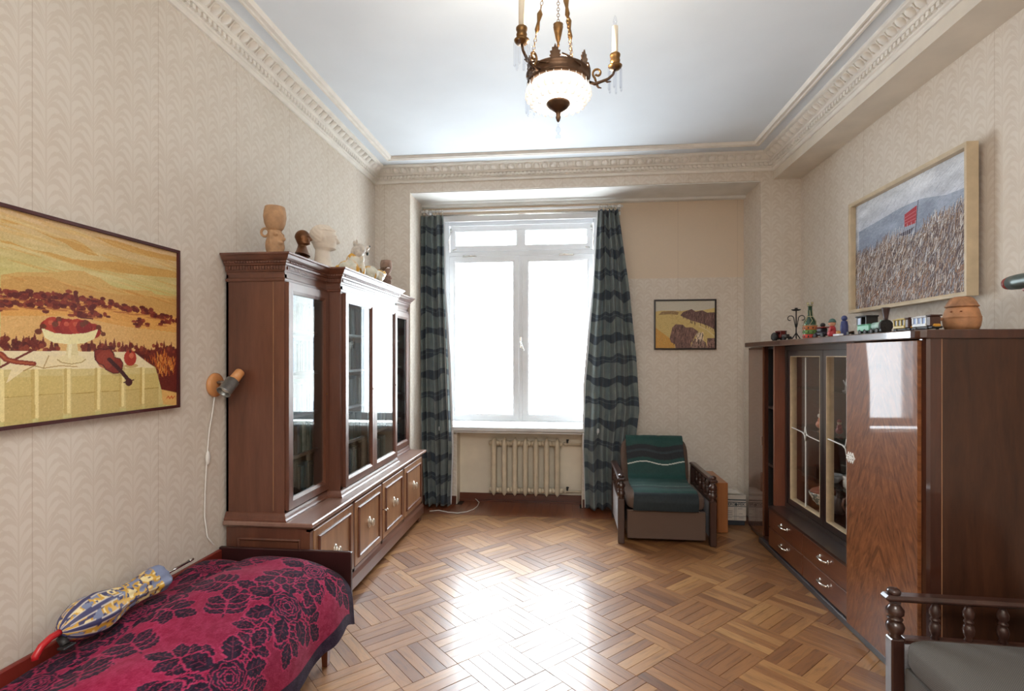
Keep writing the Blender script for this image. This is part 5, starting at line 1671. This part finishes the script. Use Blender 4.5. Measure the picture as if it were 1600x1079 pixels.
wheels(mg, (-.08, -.03, .03, .08), (-.027, .027), .016, .006, M_black)
def tram(loc, cbody, cwin, croof, label, L=.125):
    t = thing('toy_tram', label, 'toy', loc, -PI / 2)
    part('chassis', MB().box(-L / 2, L / 2, -.022, .022, .006, .016, .003), M_black, t)
    part('lower_body', MB().box(-L / 2 + .004, L * .2, -.024, .024, .016, .030, .003), col(cbody), t)
    n = 4
    for k in range(n):
        x = -L / 2 + .008 + k * (L * .7 - .008) / (n - 1)
        part('window_post', MB().box(x - .003, x + .003, -.024, .024, .030, .056), col(cbody), t)
    part('window_band', MB().box(-L / 2 + .008, L * .2 - .004, -.020, .020, .030, .056), col(cwin), t)
    part('roof', MB().box(-L / 2, L * .24, -.026, .026, .056, .062, .003).box(-L / 2 + .012, L * .16, -.012, .012, .062, .066, .002), col(croof), t)
    part('cab', MB().box(L * .22, L * .42, -.022, .022, .016, .060, .004).box(L * .20, L * .46, -.025, .025, .060, .066, .002), col((70, 42, 32)), t)
    part('bumper', MB().box(L * .42, L * .5, -.016, .016, .010, .026, .005), col((196, 140, 44)), t)
    wheels(t, (-L * .3, L * .25), (-.021, .021), .009, .006, M_black)
    return t
tram((1.605, 2.712, TZ), (196, 172, 96), (70, 62, 50), (188, 164, 92), 'yellow toy tram with dark windows on the cabinet front edge', .13)
tram((1.60, 2.556, TZ), (216, 220, 222), (126, 150, 196), (212, 214, 216), 'white toy tram with blue windows next to the wooden pot', .14)
solo('toy_block', MB().box(1.585, 1.610, 2.628, 2.640, TZ, TZ + .014, .003), col((40, 70, 66)), 'tiny dark green block between the two toy trams', 'toy')
wp = thing('carved_pot', 'carved wooden lidded pot shaped like a hut at the near end of the cabinet', 'pot', (1.757, 2.575, TZ))
M_pot = plain('carved_limewood', (172, 122, 84), .6, .12, 22, .25)
part('pot_body', MB().lathe([(0, 0), (.058, 0), (.066, .02), (.070, .048), (.069, .055), (.071, .057), (.068, .062), (.060, .092), (.054, .104), (0, .104)], 30), M_pot, wp)
part('pot_lid', MB().lathe([(.0, .103), (.060, .104), (.062, .108), (.058, .112), (.052, .126), (.042, .142), (.028, .150), (0, .152)], 30), plain('carved_lid', (160, 114, 80), .65, .14, 40, .35), wp)
part('spout', MB().tube([(-.062, .02, .05), (-.082, .028, .053), (-.088, .03, .045)], [.008, .005, .006], 8), M_pot, wp)
for a in (-2.2, -2.75): part('eye_mark', MB().ell((.066 * math.cos(a), .066 * math.sin(a), .082), (.004, .006, .003), 10, 6), plain('dark_mark', (136, 84, 54), .7, .1, 30), wp)

# ------------------------------------------------------------------ pictures on the right and back walls
R_wedge=[(0.049,0.735),(0.467,0.789),(0.646,0.79),(0.829,0.737),(0.979,0.73),(0.979,0.579),(0.728,0.556),(0.603,0.469),(0.333,0.524),(0.049,0.469)]
R_reed=[(0.049,0.474),(0.188,0.473),(0.333,0.531),(0.498,0.491),(0.603,0.469),(0.728,0.556),(0.841,0.566),(0.985,0.589),(1.001,-0.003),(0.049,0.012)]
R_flag=[(0.506,0.72),(0.61,0.754),(0.603,0.619),(0.506,0.619)]
R_pole=[(0.621,0.788),(0.595,0.527)]
R_boat=[(0.451,0.575),(0.544,0.588),(0.592,0.596),(0.559,0.553),(0.49,0.554)]
S_hill=[(0.0,0.69),(0.039,0.789),(0.152,0.796),(0.444,0.782),(0.534,0.803),(0.646,0.789),(0.792,0.796),(1.0,0.845),(1.0,-0.014),(0.0,-0.014)]
S_rock1=[(0.421,0.69),(0.466,0.761),(0.612,0.824),(0.68,0.768),(0.792,0.796),(0.871,0.746),(1.006,0.754),(1.006,0.38),(0.916,0.451),(0.77,0.521),(0.624,0.577),(0.511,0.634)]
S_rock2=[(0.242,0.211),(0.287,0.437),(0.343,0.507),(0.466,0.493),(0.511,0.437),(0.624,0.437),(0.725,0.352),(0.669,0.268),(0.601,0.113),(0.601,-0.007),(0.343,-0.007),(0.331,0.085),(0.264,0.127)]
S_rock3=[(0.612,0.085),(0.669,0.197),(0.77,0.211),(0.848,0.113),(0.871,-0.007),(0.601,-0.007)]
S_rock4=[(0.736,0.338),(0.792,0.296),(0.803,0.211),(0.691,0.211)]
S_rock5=[(0.871,0.211),(1.006,0.211),(1.006,-0.007),(0.882,-0.007)]
S_rock6=[(0.051,0.704),(0.107,0.775),(0.309,0.789),(0.399,0.761),(0.376,0.704),(0.23,0.718)]
S_warm=[(0.0,0.437),(0.242,0.211),(0.331,0.085),(0.32,-0.007),(0.0,-0.007)]
S_line=[(0.736,0.465),(0.871,0.38),(1.0,0.239)]
def picture_right():
    c = Canvas(620, 440, 1, 1, (150, 158, 172))
    g = np.clip((c.Y - .35) / .65, 0, 1)[..., None]
    c.c = np.array((164, 174, 192)) / 255 * (1 - g) + np.array((216, 220, 226)) / 255 * g
    c.poly(R_wedge, (112, 126, 152), .55)
    n = smooth_noise(440, 620, 18, 10, 51)[..., None]; n2 = smooth_noise(440, 620, 90, 70, 52)[..., None]
    c.c += (n - .5) * .14 + (n2 - .5) * .07
    for k in range(700):
        x, y = RNG.uniform(0, 1), RNG.uniform(.3, 1)
        d = RNG.uniform(.02, .05)
        c.stroke([(x, y), (x + d, y + d * RNG.uniform(.6, 1.2))], .003, [(200, 204, 210), (122, 134, 158), (150, 160, 178)][k % 3], .35)
    c.poly(R_reed, (88, 70, 68))
    rt = sorted(R_reed[:8])
    tx, ty = [p[0] for p in rt], [p[1] for p in rt]
    for k in range(5200):
        x = RNG.uniform(-.02, 1.02)
        yt = np.interp(x, tx, ty)
        y = RNG.uniform(-.03, yt + .03) if k > 500 else yt + RNG.uniform(-.05, .03)
        l = RNG.uniform(.03, .09); a = RNG.normal(1.15, .35)
        cc = [(72, 56, 56), (118, 96, 88), (158, 130, 108), (184, 172, 162), (226, 222, 216), (92, 74, 74), (136, 106, 84), (156, 156, 164)][RNG.integers(8)]
        if y < .25 and RNG.random() < .12: cc = (168, 116, 82)
        c.stroke([(x, y), (x + l * math.cos(a) * .7, y + l * math.sin(a))], RNG.uniform(.0025, .005), cc, .9)
    c.poly(R_flag, (168, 46, 56))
    (x0, y0), (x1, y1), (x2, y2), (x3, y3) = R_flag
    for t in (.28, .5, .72): c.stroke([(x0 + (x3 - x0) * t, y0 + (y3 - y0) * t), (x1 + (x2 - x1) * t, y1 + (y2 - y1) * t)], .008, (196, 112, 116), .8)
    c.poly(R_boat, (54, 44, 62)); c.stroke(R_pole, .006, (78, 74, 88))
    for q in range(12):
        x = .40 + q * .017
        c.stroke([(x, .50 + .02 * (q % 3)), (x + .012, .62 + .02 * (q % 2))], .004, (206, 206, 208), .8)
    c.noise(.03, 1, 12)
    r = thing('painting', 'framed painting of a red flag over windblown reeds on the right wall', 'painting', (1.96, 3.33, 1.80), world=True)
    Y = 3.86 - c.X * 1.065; Z = 1.805 + c.Y * .725
    grid_obj('canvas', np.stack([np.full_like(Y, 1.957), Y, Z], -1), c.c, M_canvas_rough, r)
    part('picture_frame', MB().sweep(rect(2.783, 3.872, 1.793, 2.542), [(0, 0), (0, .055), (-.012, .057), (-.022, .050), (-.024, .038), (-.024, 0)], True, 1, planeM('-X', 1.975)),
         plain('pale_wooden_frame', (200, 182, 152), .5, .05, 16), r)
    part('backing_board', MB().box(1.968, 1.985, 2.80, 3.855, 1.81, 2.525), plain('backing_wood', (150, 112, 76), .7, .08, 10), r)
    part('hanging_wire', MB().tube([(1.99, 3.24, 2.54), (1.992, 3.22, 2.575), (1.99, 3.17, 2.56)], .002, 5), M_black, r)
picture_right()

def picture_back():
    c = Canvas(320, 270, 1, 1, (206, 182, 118))
    c.c[c.Y > .78] = np.array((198, 192, 176)) / 255
    c.poly(S_hill, (204, 180, 118))
    c.poly(S_rock6, (150, 122, 84)); c.poly(S_warm, (206, 156, 78))
    for k in range(700):
        x, y = RNG.uniform(0, 1), RNG.uniform(0, .78)
        c.stroke([(x, y), (x + RNG.normal(0, .015), y + RNG.uniform(.01, .03))], .005, [(176, 146, 86), (222, 200, 138), (150, 112, 64), (212, 176, 96)][k % 4], .6)
    for P, cc in ((S_rock1, (112, 84, 78)), (S_rock2, (120, 90, 82)), (S_rock5, (128, 100, 92)), (S_rock3, (134, 108, 98)), (S_rock4, (188, 172, 150))):
        c.poly(P, cc)
        a = np.array(P); lo, hi = a.min(0), a.max(0)
        for k in range(150):
            x, y = RNG.uniform(lo[0], hi[0]), RNG.uniform(lo[1], hi[1])
            i, j = min(319, max(0, int(x * 319))), min(269, max(0, int(y * 269)))
            if np.abs(c.c[j, i] - np.array(cc) / 255).max() < .25: c.stroke([(x, y), (x + RNG.normal(0, .008), y - RNG.uniform(.03, .08))], .009, [tuple(q * .6 for q in cc), tuple(min(255, q * 1.35) for q in cc)][k % 2], .75)
    c.stroke(S_line, .016, (214, 196, 150))
    c.noise(.03, 1, 14)
    r = thing('framed_picture', 'small framed picture of brown boulders on the back wall above the armchair', 'picture', (1.12, 5.262, 1.56), world=True)
    Xx = .842 + c.X * .558; Z = 1.576 + c.Y * .458
    grid_obj('canvas', np.stack([Xx, np.full_like(Xx, 5.256), Z], -1), c.c, M_canvas, r)
    part('picture_frame', MB().sweep(rect(.829, 1.413, 1.562, 2.047), [(0, 0), (0, .018), (-.012, .020), (-.015, .014), (-.015, 0)], True, 1, planeM('-Y', 5.266)), plain('black_frame', (38, 30, 30), .4, .05, 20), r)
    part('backing_board', MB().box(.835, 1.407, 5.258, 5.267, 1.568, 2.04), M_niche, r)
picture_back()

# model airship on the right wall, running out of frame
ab = thing('model_airship', 'grey-green model airship with red nose hung on the right wall', 'model', (1.90, 2.36, 1.80), world=True)
AM = Matrix.Translation((1.90, 2.36, 1.815)) @ Matrix.Rotation(-PI / 2, 4, 'X')
part('hull', MB().lathe([(.012, -.20), (.022, -.17), (.030, -.10), (.033, 0), (.033, .09), (.030, .135)], 24, AM), plain('airship_green_grey', (88, 100, 98), .35, .1, 30, metal=.3), ab)
part('nose', MB().lathe([(.0300, .135), (.025, .158), (.014, .172), (.001, .176)], 24, AM), plain('airship_red', (140, 58, 50), .4, .1, 30), ab, 'red nose cone')
part('gondola', MB().box(1.888, 1.912, 2.33, 2.43, 1.770, 1.785, .005), plain('airship_pink', (170, 110, 116), .4, .1, 30), ab)
part('fin', MB().prism([(2.16, 1.815), (2.22, 1.845), (2.18, 1.875), (2.15, 1.87)], 1.898, 1.902, Matrix(((0, 0, 1, 0), (1, 0, 0, 0), (0, 1, 0, 0), (0, 0, 0, 1)))), M_steel, ab)
part('wall_bracket', MB().tube([(1.93, 2.36, 1.83), (1.999, 2.36, 1.86)], .005, 8), M_black, ab)
solo('wall_hook', MB().tube([(1.999, 2.41, 1.93), (1.975, 2.41, 1.928), (1.965, 2.41, 1.945)], .004, 8).ell((1.995, 2.41, 1.93), (.005, .012, .012), 10, 8), M_steel, 'small grey hook on the right wall above the model airship', 'hook')

# ------------------------------------------------------------------ armchairs (front towards local -Y)
def tweed(name, c0, c1, c2):
    ta = Mat(name, c2, .9, spec=.15, sheen=.05)
    tw = ta.node('ShaderNodeTexChecker'); tw.inputs['Scale'].default_value = 300
    ta.link(ta.coord(), tw.inputs[0])
    ta.color(ta.mix(ta.noise(ta.coord(), 120, 2), ta.ramp(X(tw.outputs[1]), [(0, c0), (1, c1)]), c2))
    ta.bump(X(tw.outputs[1]), .3, .002)
    return ta.m
M_tweed_light = plain('grey_side_cloth', (186, 186, 190), .9, .05, 120, .2)
BAL = [(.012, 0), (.017, .006), (.012, .016), (.019, .030), (.022, .050), (.018, .068), (.012, .076), (.018, .082), (.018, .088), (.012, .094), (.020, .106), (.021, .125), (.014, .142), (.011, .150), (.014, .156), (.010, .165)]


def rounded(x0, x1, y0, y1, z0, z1, r, seg=5, puff=0.0):
    """soft cushion: rounded box with puffed faces"""
    n = 14
    mb = MB()
    R = []
    cx, cy, cz = (x0 + x1) / 2, (y0 + y1) / 2, (z0 + z1) / 2
    hx, hy, hz = (x1 - x0) / 2, (y1 - y0) / 2, (z1 - z0) / 2
    m = 18
    for j in range(m + 1):
        ph = -PI / 2 + PI * j / m
        ring = []
        for i in range(4 * n):
            th = 2 * PI * i / (4 * n)
            sgn = lambda v, e: math.copysign(abs(v) ** e, v)
            e1, e2 = .35, .25
            ring.append((cx + hx * sgn(math.cos(ph), e1) * sgn(math.cos(th), e2), cy + hy * sgn(math.cos(ph), e1) * sgn(math.sin(th), e2), cz + hz * sgn(math.sin(ph), .45)))
        R.append(ring)
    return mb.rings(R)


def armchair(label, loc, rot, M_tweed):
    r = thing('armchair', label, 'armchair', loc, rot)
    W = .356
    part('front_panel', MB().box(-W + .05, W - .05, -.332, -.30, .035, .262, .006), M_tweed, r)
    part('seat_cushion', rounded(-W + .045, W - .045, -.352, .20, .258, .395, .05), M_tweed, r)
    bk = rounded(-.298, .298, -.075, .075, 0, .48, .05)
    M = Matrix.Translation((0, .235, .285)) @ Matrix.Rotation(-.28, 4, 'X')
    part('back_cushion', MB().join(bk, M), M_tweed, r)
    part('seat_box', MB().box(-W + .05, W - .05, -.30, .33, .06, .258), M_dark_wood, r)
    for s in (-1, 1):
        x = s * W
        fp = MB().box(x - .025, x + .025, -.365, -.315, 0, .355, .005)
        fp.lathe([(a * 1.55, .353 + b * .92) for a, b in BAL[:-1]], 16, Matrix.Translation((x, -.34, 0)))
        part('front_post', fp, M_arm_wood, r)
        part('armrest', MB().box(x - .030, x + .030, -.385, .345, .505, .530, .010).ell((x, -.345, .540), (.026, .026, .017), 16, 10), M_arm_wood, r)
        part('rear_post', MB().box(x - .022, x + .022, .300, .345, 0, .506, .005), M_arm_wood, r)
        part('lower_rail', MB().box(x - .020, x + .020, -.315, .300, .335, .358, .005), M_arm_wood, r)
        part('side_panel', MB().box(x - .012, x + .012, -.315, .300, .05, .335, .003), M_tweed_light, r, 'plain grey side panel')
        for k in range(4):
            y = -.315 + .615 * (k + 1) / 5
            part('spindle', MB().lathe([(a * .95, .355 + b * .94) for a, b in BAL], 12, Matrix.Translation((x, y, 0))), M_arm_wood, r)
    return r


ac1 = armchair('low armchair with turned spindle arms under a green throw beside the curtain', (.778, 4.66, 0), 0, tweed('brown_tweed', (80, 64, 56), (124, 102, 90), (100, 82, 72)))
ac2 = armchair('near armchair with grey tweed seat cut off by the right photo edge', (1.655, 1.945, 0), -PI / 2 - .03, tweed('grey_tweed', (70, 68, 66), (118, 114, 108), (92, 88, 84)))

# green throw over the far armchair
def throw():
    cx, cy = .778, 4.66
    path = [(.39, .60), (.335, .72), (.315, .757), (.285, .772), (.245, .765), (.215, .735), (.19, .66), (.155, .545), (.125, .445), (.085, .418), (0, .410), (-.15, .409), (-.28, .405), (-.335, .385), (-.362, .34), (-.366, .29), (-.366, .262)]
    py = np.array([p[0] for p in path]); pz = np.array([p[1] for p in path])
    sl = np.concatenate([[0], np.cumsum(np.hypot(np.diff(py), np.diff(pz)))])
    ny, nx = 260, 130
    s = np.linspace(0, sl[-1], ny)
    ys, zs = np.interp(s, sl, py), np.interp(s, sl, pz)
    k = np.ones(9) / 9
    ys[4:-4] = np.convolve(ys, k, 'valid'); zs[4:-4] = np.convolve(zs, k, 'valid')
    x = np.linspace(-.255, .245, nx)
    Xg, S = np.meshgrid(x, s)
    n = smooth_noise(ny, nx, 12, 6, 61) - .5
    wid = 1 + .06 * np.clip((S - 1.0) / .5, 0, 1)
    P = np.stack([cx + Xg * wid + .004 * np.sin(S * 14), cy + np.tile(ys[:, None], (1, nx)) - .008 * n, np.tile(zs[:, None], (1, nx)) + .006 + .006 * np.abs(n)], -1)
    col_ = np.zeros((ny, nx, 3)) + np.array((20, 62, 58)) / 255
    wv = .014 * np.sin((Xg + .02) * 17)
    sf = sl[-1]
    def bandc(c0, h, rgb, a=1):
        nonlocal col_
        m = (np.abs(S - (c0 + wv)) < h)[..., None] * a
        col_ = col_ * (1 - m) + np.array(rgb) / 255 * m
    bandc(.36, .022, (24, 28, 34)); bandc(.425, .028, (22, 26, 32)); bandc(.39, .010, (40, 52, 58)); bandc(.492, .0045, (206, 206, 196))
    bandc(.86, .003, (150, 156, 150)); bandc(.905, .012, (26, 34, 38))
    col_ = np.where((S > sf - .16)[..., None], np.array((24, 34, 38)) / 255, col_)
    col_ += (smooth_noise(ny, nx, 100, 60, 62)[..., None] - .5) * .03
    o = grid_obj('throw_blanket', P, col_, attr_mat('throw_wool', .6, 240, .4, .08, .35), None)
    o['label'] = 'dark green striped woollen throw covering the far armchair'
    o['category'] = 'blanket'
    so = o.modifiers.new('thickness', 'SOLIDIFY'); so.thickness = .006; so.offset = 1
throw()

# wooden case and carton beside the armchair
ws = thing('wooden_case', 'upright orange-brown wooden case between armchair and carton', 'case', (1.302, 4.90, 0), world=True)
M_case = wood('case_wood', (128, 74, 36), (156, 94, 48), (172, 110, 60), 'z', .4, .3, .1, 8)
part('case_body', MB().box(1.262, 1.345, 4.645, 5.12, 0.002, .425, .004), M_case, ws)
part('case_lid', MB().box(1.256, 1.262, 4.645, 5.12, 0.002, .425, .002).box(1.275, 1.278, 4.6435, 4.6455, .01, .42), M_case, ws)
cx_ = thing('cardboard_box', 'printed white cardboard carton beside the wooden case', 'box', (1.52, 5.0, 0), world=True)
M_card = plain('printed_carton', (196, 186, 174), .8, .04, 14)
M_ink = plain('print_ink', (70, 76, 80), .8, .1, 30)
part('carton_base', MB().box(1.372, 1.555, 4.875, 5.18, 0.0, .045, .003), plain('dark_base', (46, 50, 58), .7, .1, 10), cx_)
part('carton_body', MB().box(1.362, 1.562, 4.86, 5.19, .045, .255, .003).box(1.362, 1.562, 4.86, 5.19, .253, .268, .002), M_card, cx_)
pr = MB()
for z0, z1 in ((.205, .212), (.223, .234), (.168, .174)): pr.box(1.364, 1.560, 4.8588, 4.861, z0, z1)
for xq in (1.462, 1.474): pr.box(xq, xq + .002, 4.8588, 4.861, .05, .165)
for k, z in enumerate((.128, .112, .096)): pr.box(1.375, 1.445, 4.8588, 4.861, z, z + .003)
for z, a, b in ((.082, 1.364, 1.56), (.07, 1.38, 1.44), (.07, 1.50, 1.54), (.15, 1.49, 1.53), (.106, 1.50, 1.53)): pr.box(a, b, 4.8588, 4.861, z, z + .0025)
part('printed_lines', pr, M_ink, cx_)
def lettering(txt, size, M, mat, parent, name='printed_lettering'):
    cu_ = bpy.data.curves.new('txt', 'FONT'); cu_.body = txt; cu_.size = size; cu_.extrude = .0012; cu_.offset = .0012
    to = bpy.data.objects.new('txt', cu_); COL.objects.link(to)
    dg_ = bpy.context.evaluated_depsgraph_get()
    me_ = bpy.data.meshes.new_from_object(to.evaluated_get(dg_))
    bpy.data.objects.remove(to, do_unlink=True)
    off = OFF[parent.name]
    me_.transform(Matrix.Translation((-off[0], -off[1], -off[2])) @ M)
    me_.materials.clear(); me_.materials.append(mat)
    return part(name, me_, mat, parent)
lettering('ЭРЕКО', .030, planeM('-Y', 4.8598) @ Matrix.Translation((1.366, .180, 0)), M_ink, cx_)
lettering('РЕК', .030, planeM('-Y', 4.8598) @ Matrix.Translation((1.492, .180, 0)), M_ink, cx_)
part('printed_emblem', MB().lathe([(0, 0), (.013, 0), (.013, .001), (0, .001)], 20, Matrix.Translation((1.476, 4.8598, .189)) @ Matrix.Rotation(PI / 2, 4, 'X')), M_ink, cx_)
solo('paper_sheets', MB().box(1.375, 1.50, 4.90, 5.06, .2685, .278, .002).box(1.40, 1.52, 4.88, 5.0, .278, .282, .001), plain('loose_paper', (214, 208, 198), .8, .03, 10), 'loose sheets of pale paper lying on the carton', 'paper')
# ------------------------------------------------------------------ chandelier
CX, CY = -.040, 2.108
ch = thing('chandelier', 'bronze and crystal chandelier with candle arms hanging from the ceiling', 'chandelier', (CX, CY, 2.33))
D = 2.33
ZR = 2.595 - D
RR = .118
part('ring', MB().lathe([(RR - .012, ZR - .018), (RR + .002, ZR - .020), (RR + .006, ZR - .012), (RR + .003, ZR - .004), (RR + .005, ZR + .012), (RR + .010, ZR + .020), (RR + .006, ZR + .026), (RR - .010, ZR + .024)], 48, cap=False)
     .lathe([(RR - .010, ZR + .024), (RR - .012, ZR - .018)], 48, cap=False), M_bronze, ch)
mbowl = Mat('lit_bowl_glass', (255, 250, 240), .3, emit=(255, 248, 236), emit_strength=3.5)
part('glass_bowl', MB().lathe([(RR - .014, ZR - .012), (RR - .012, ZR - .035), (.092, ZR - .060), (.066, ZR - .080), (.036, ZR - .092), (.0, ZR - .096)], 36, cap=False), mbowl.m, ch, 'glowing crystal bowl')
M_drop = Mat('lit_crystal_drop', (255, 252, 246), .08, emit=(255, 250, 242), emit_strength=.45).m
dropm = MB().lathe([(.0005, 0), (.004, -.006), (.010, -.024), (.011, -.034), (.007, -.044), (.0005, -.048)], 6, smooth=False).tube([(0, 0, 0), (0, 0, .010)], .0012, 4)
DROP = dropm.mesh('crystal_drop', M_drop)
def hang(mesh, name, x, y, z, rz=0.0):
    q = bpy.data.objects.new(name, mesh)
    COL.objects.link(q)
    q.location = (x, y, z)
    q.rotation_euler = (0, 0, rz)
    q.parent = ch
for k in range(26):
    a = 2 * PI * k / 26
    hang(DROP, 'crystal_drop', (RR + .004) * math.cos(a), (RR + .004) * math.sin(a), ZR - .030, a)
for k in range(22):
    a = 2 * PI * (k + .5) / 22
    hang(DROP, 'crystal_drop', (RR - .014) * math.cos(a), (RR - .014) * math.sin(a), ZR - .056, a)
part('bottom_cap', MB().lathe([(.0, ZR - .088), (.046, ZR - .090), (.048, ZR - .096), (.042, ZR - .100), (.040, ZR - .106), (.030, ZR - .114), (.018, ZR - .122), (.010, ZR - .128), (.008, ZR - .140), (.010, ZR - .148), (.006, ZR - .162), (0, ZR - .168)], 28), M_bronze, ch)
part('pendant_drop', MB().lathe([(.0005, ZR - .166), (.004, ZR - .176), (.003, ZR - .182), (.0095, ZR - .192), (.0095, ZR - .202), (.003, ZR - .211), (.010, ZR - .220), (.011, ZR - .228), (.0005, ZR - .240)], 8, smooth=False), M_crystal, ch)
for k in range(6):     # crown of leaves on the ring
    a = 2 * PI * k / 6 + .45
    Mx = Matrix.Rotation(a, 4, 'Z') @ Matrix.Translation((RR + .004, 0, ZR + .020)) @ Matrix.Rotation(PI / 2, 4, 'Z') @ Matrix.Rotation(PI / 2, 4, 'X')
    leafp = [(-.010, 0), (-.022, .012), (-.016, .016), (-.020, .028), (-.012, .030), (-.012, .042), (-.005, .042), (0, .056), (.005, .042), (.012, .042), (.012, .030), (.020, .028), (.016, .016), (.022, .012), (.010, 0)]
    part('crown_leaf', MB().prism(leafp, -.003, .003, Mx), M_bronze, ch)
    part('ring_scroll', MB().tube([(math.cos(a + t) * (RR + .006), math.sin(a + t) * (RR + .006), ZR + .022 + .018 * math.cos((t) * 3)) for t in np.linspace(.2, .85, 7)], .004, 6), M_bronze, ch)
# arms
pris = MB().prism([(.0045 * math.cos(q), .0045 * math.sin(q)) for q in [2 * PI * t / 6 for t in range(6)]], -.085, 0).lathe([(.0045, -.085), (.0005, -.092)], 6, cap=False)
pris.tube([(0, 0, 0), (0, 0, .008)], .001, 4)
PRISM = pris.mesh('crystal_prism', M_crystal)
M_candle = plain('ivory_candle_sleeve', (236, 226, 206), .5, .02, 10)
for k, deg in enumerate((6.08 + 0, 6.08 + 115, 6.08 + 229)):
    a = math.radians(deg)
    dx, dy = math.cos(a), math.sin(a)
    P = lambda r, z: (dx * r, dy * r, z - D)
    rr = .226
    arm = MB().tube([P(RR + .004, 2.588), P(.145, 2.580), P(.172, 2.590), P(.198, 2.600), P(.218, 2.618), P(rr, 2.640)], [.006, .007, .006, .006, .005, .005], 8)
    part('arm', arm, M_bronze, ch)
    vol = MB().tube([P(.150, 2.590)] + [P(.158 - .004 * t + .022 * (1 - t * .7) * math.cos(-2.2 - t * 6.6), 2.622 + .022 * (1 - t * .7) * math.sin(-2.2 - t * 6.6)) for t in np.linspace(0, 1, 22)], .0045, 6)
    part('arm_scroll', vol, M_brass, ch)
    part('arm_leaf', MB().tube([P(.150, 2.582), P(.160, 2.566), P(.172, 2.564)], [.006, .004, .002], 6).tube([P(.185, 2.596), P(.195, 2.588), P(.21, 2.590)], [.006, .004, .002], 6), M_bronze, ch)
    T = Matrix.Translation((dx * rr, dy * rr, 2.64 - D))
    part('drip_pan', MB().lathe([(.004, -.004), (.020, .000), (.027, .008), (.028, .012), (.022, .010), (.012, .014), (0, .014)], 24, T), M_brass, ch)
    part('candle_cup', MB().lathe([(0, .012), (.012, .013), (.018, .022), (.020, .032), (.017, .042), (.020, .048), (.021, .056), (.018, .060), (0, .060)], 24, T), M_brass, ch)
    part('candle', MB().lathe([(0, .058), (.0115, .058), (.0115, .168), (.009, .170), (0, .170)], 18, T), M_candle, ch)
    part('bulb', MB().lathe([(0, .170), (.005, .172), (.009, .188), (.006, .204), (.0005, .214)], 14, T), M_crystal, ch)
    for q in range(6):
        b = 2 * PI * q / 6 + .3
        hang(PRISM, 'crystal_prism', dx * rr + .026 * math.cos(b), dy * rr + .026 * math.sin(b), 2.642 - D, b)
# chains
def chain(p0, p1, mb, link=.018):
    p0, p1 = Vector(p0), Vector(p1)
    d = p1 - p0
    n = max(2, int(d.length / (link * .82)))
    q = d.to_track_quat('Z', 'Y').to_matrix().to_4x4()
    for k in range(n):
        M = Matrix.Translation(p0 + d * ((k + .5) / n)) @ q @ Matrix.Rotation(PI / 2 * (k % 2), 4, 'Z')
        o = MB().tube([(.0055 * math.cos(t), 0, link * .5 * math.sin(t)) for t in [2 * PI * s / 10 for s in range(10)]], .0012, 4, loop=True)
        mb.join(o, M)
    return mb
ZT = 3.235 - D
for k in range(3):
    a = 2 * PI * k / 3 + .45 + .52
    p0 = Vector((RR * math.cos(a), RR * math.sin(a), ZR + .024)); p1 = Vector((.018 * math.cos(a), .018 * math.sin(a), ZT - .06))
    mid = p0.lerp(p1, .30); m2 = p0.lerp(p1, .48)
    part('chain', chain(p0, mid, MB()), M_brass, ch, stuff=True)
    part('chain', chain(m2, p1, MB()), M_brass, ch, stuff=True)
    q = (m2 - mid).to_track_quat('Z', 'Y').to_matrix().to_4x4()
    L = (m2 - mid).length
    orn = MB().tube([Vector(mid), Vector(mid.lerp(m2, .2)), Vector(mid.lerp(m2, .5)), Vector(mid.lerp(m2, .8)), Vector(m2)], [.002, .010, .006, .012, .002], 8)
    part('chain_plaque', orn, M_brass, ch)
part('centre_vase', MB().lathe([(0, .395), (.003, .397), (.006, .405), (.004, .412), (.006, .418), (.010, .428), (.017, .462), (.020, .476), (.018, .480), (.020, .486), (.008, .494), (0, .496)], 20), M_brass, ch)
part('chain', chain((0, 0, .494), (0, 0, ZT - .05), MB(), .014), M_brass, ch, stuff=True)
part('ceiling_rose', MB().lathe([(0, ZT - .07), (.02, ZT - .068), (.028, ZT - .05), (.05, ZT - .03), (.062, ZT), (.060, ZT + .0095), (0, ZT + .0095)], 28), M_brass, ch)
for k in range(5):
    a = 2 * PI * k / 5
    hang(PRISM, 'crystal_prism', .055 * math.cos(a), .055 * math.sin(a), ZT - .03, a)
lamp('chandelier_bulb', 'POINT', (CX, CY, 2.60), 26, (1.0, .90, .76), .06)

# ------------------------------------------------------------------ loose cable by the skirting
cb_ = MB().tube([(-1.33, 4.985, .006), (-1.25, 5.02, .006), (-1.15, 4.97, .006), (-1.05, 4.955, .006), (-.97, 5.0, .006), (-.92, 5.09, .006), (-.90, 5.2, .006), (-.905, 5.33, .008), (-.95, 5.375, .03)], .0045, 6)
solo('cable', cb_, M_white_plastic, 'white cable curling over the floor from the left curtain', 'cable')
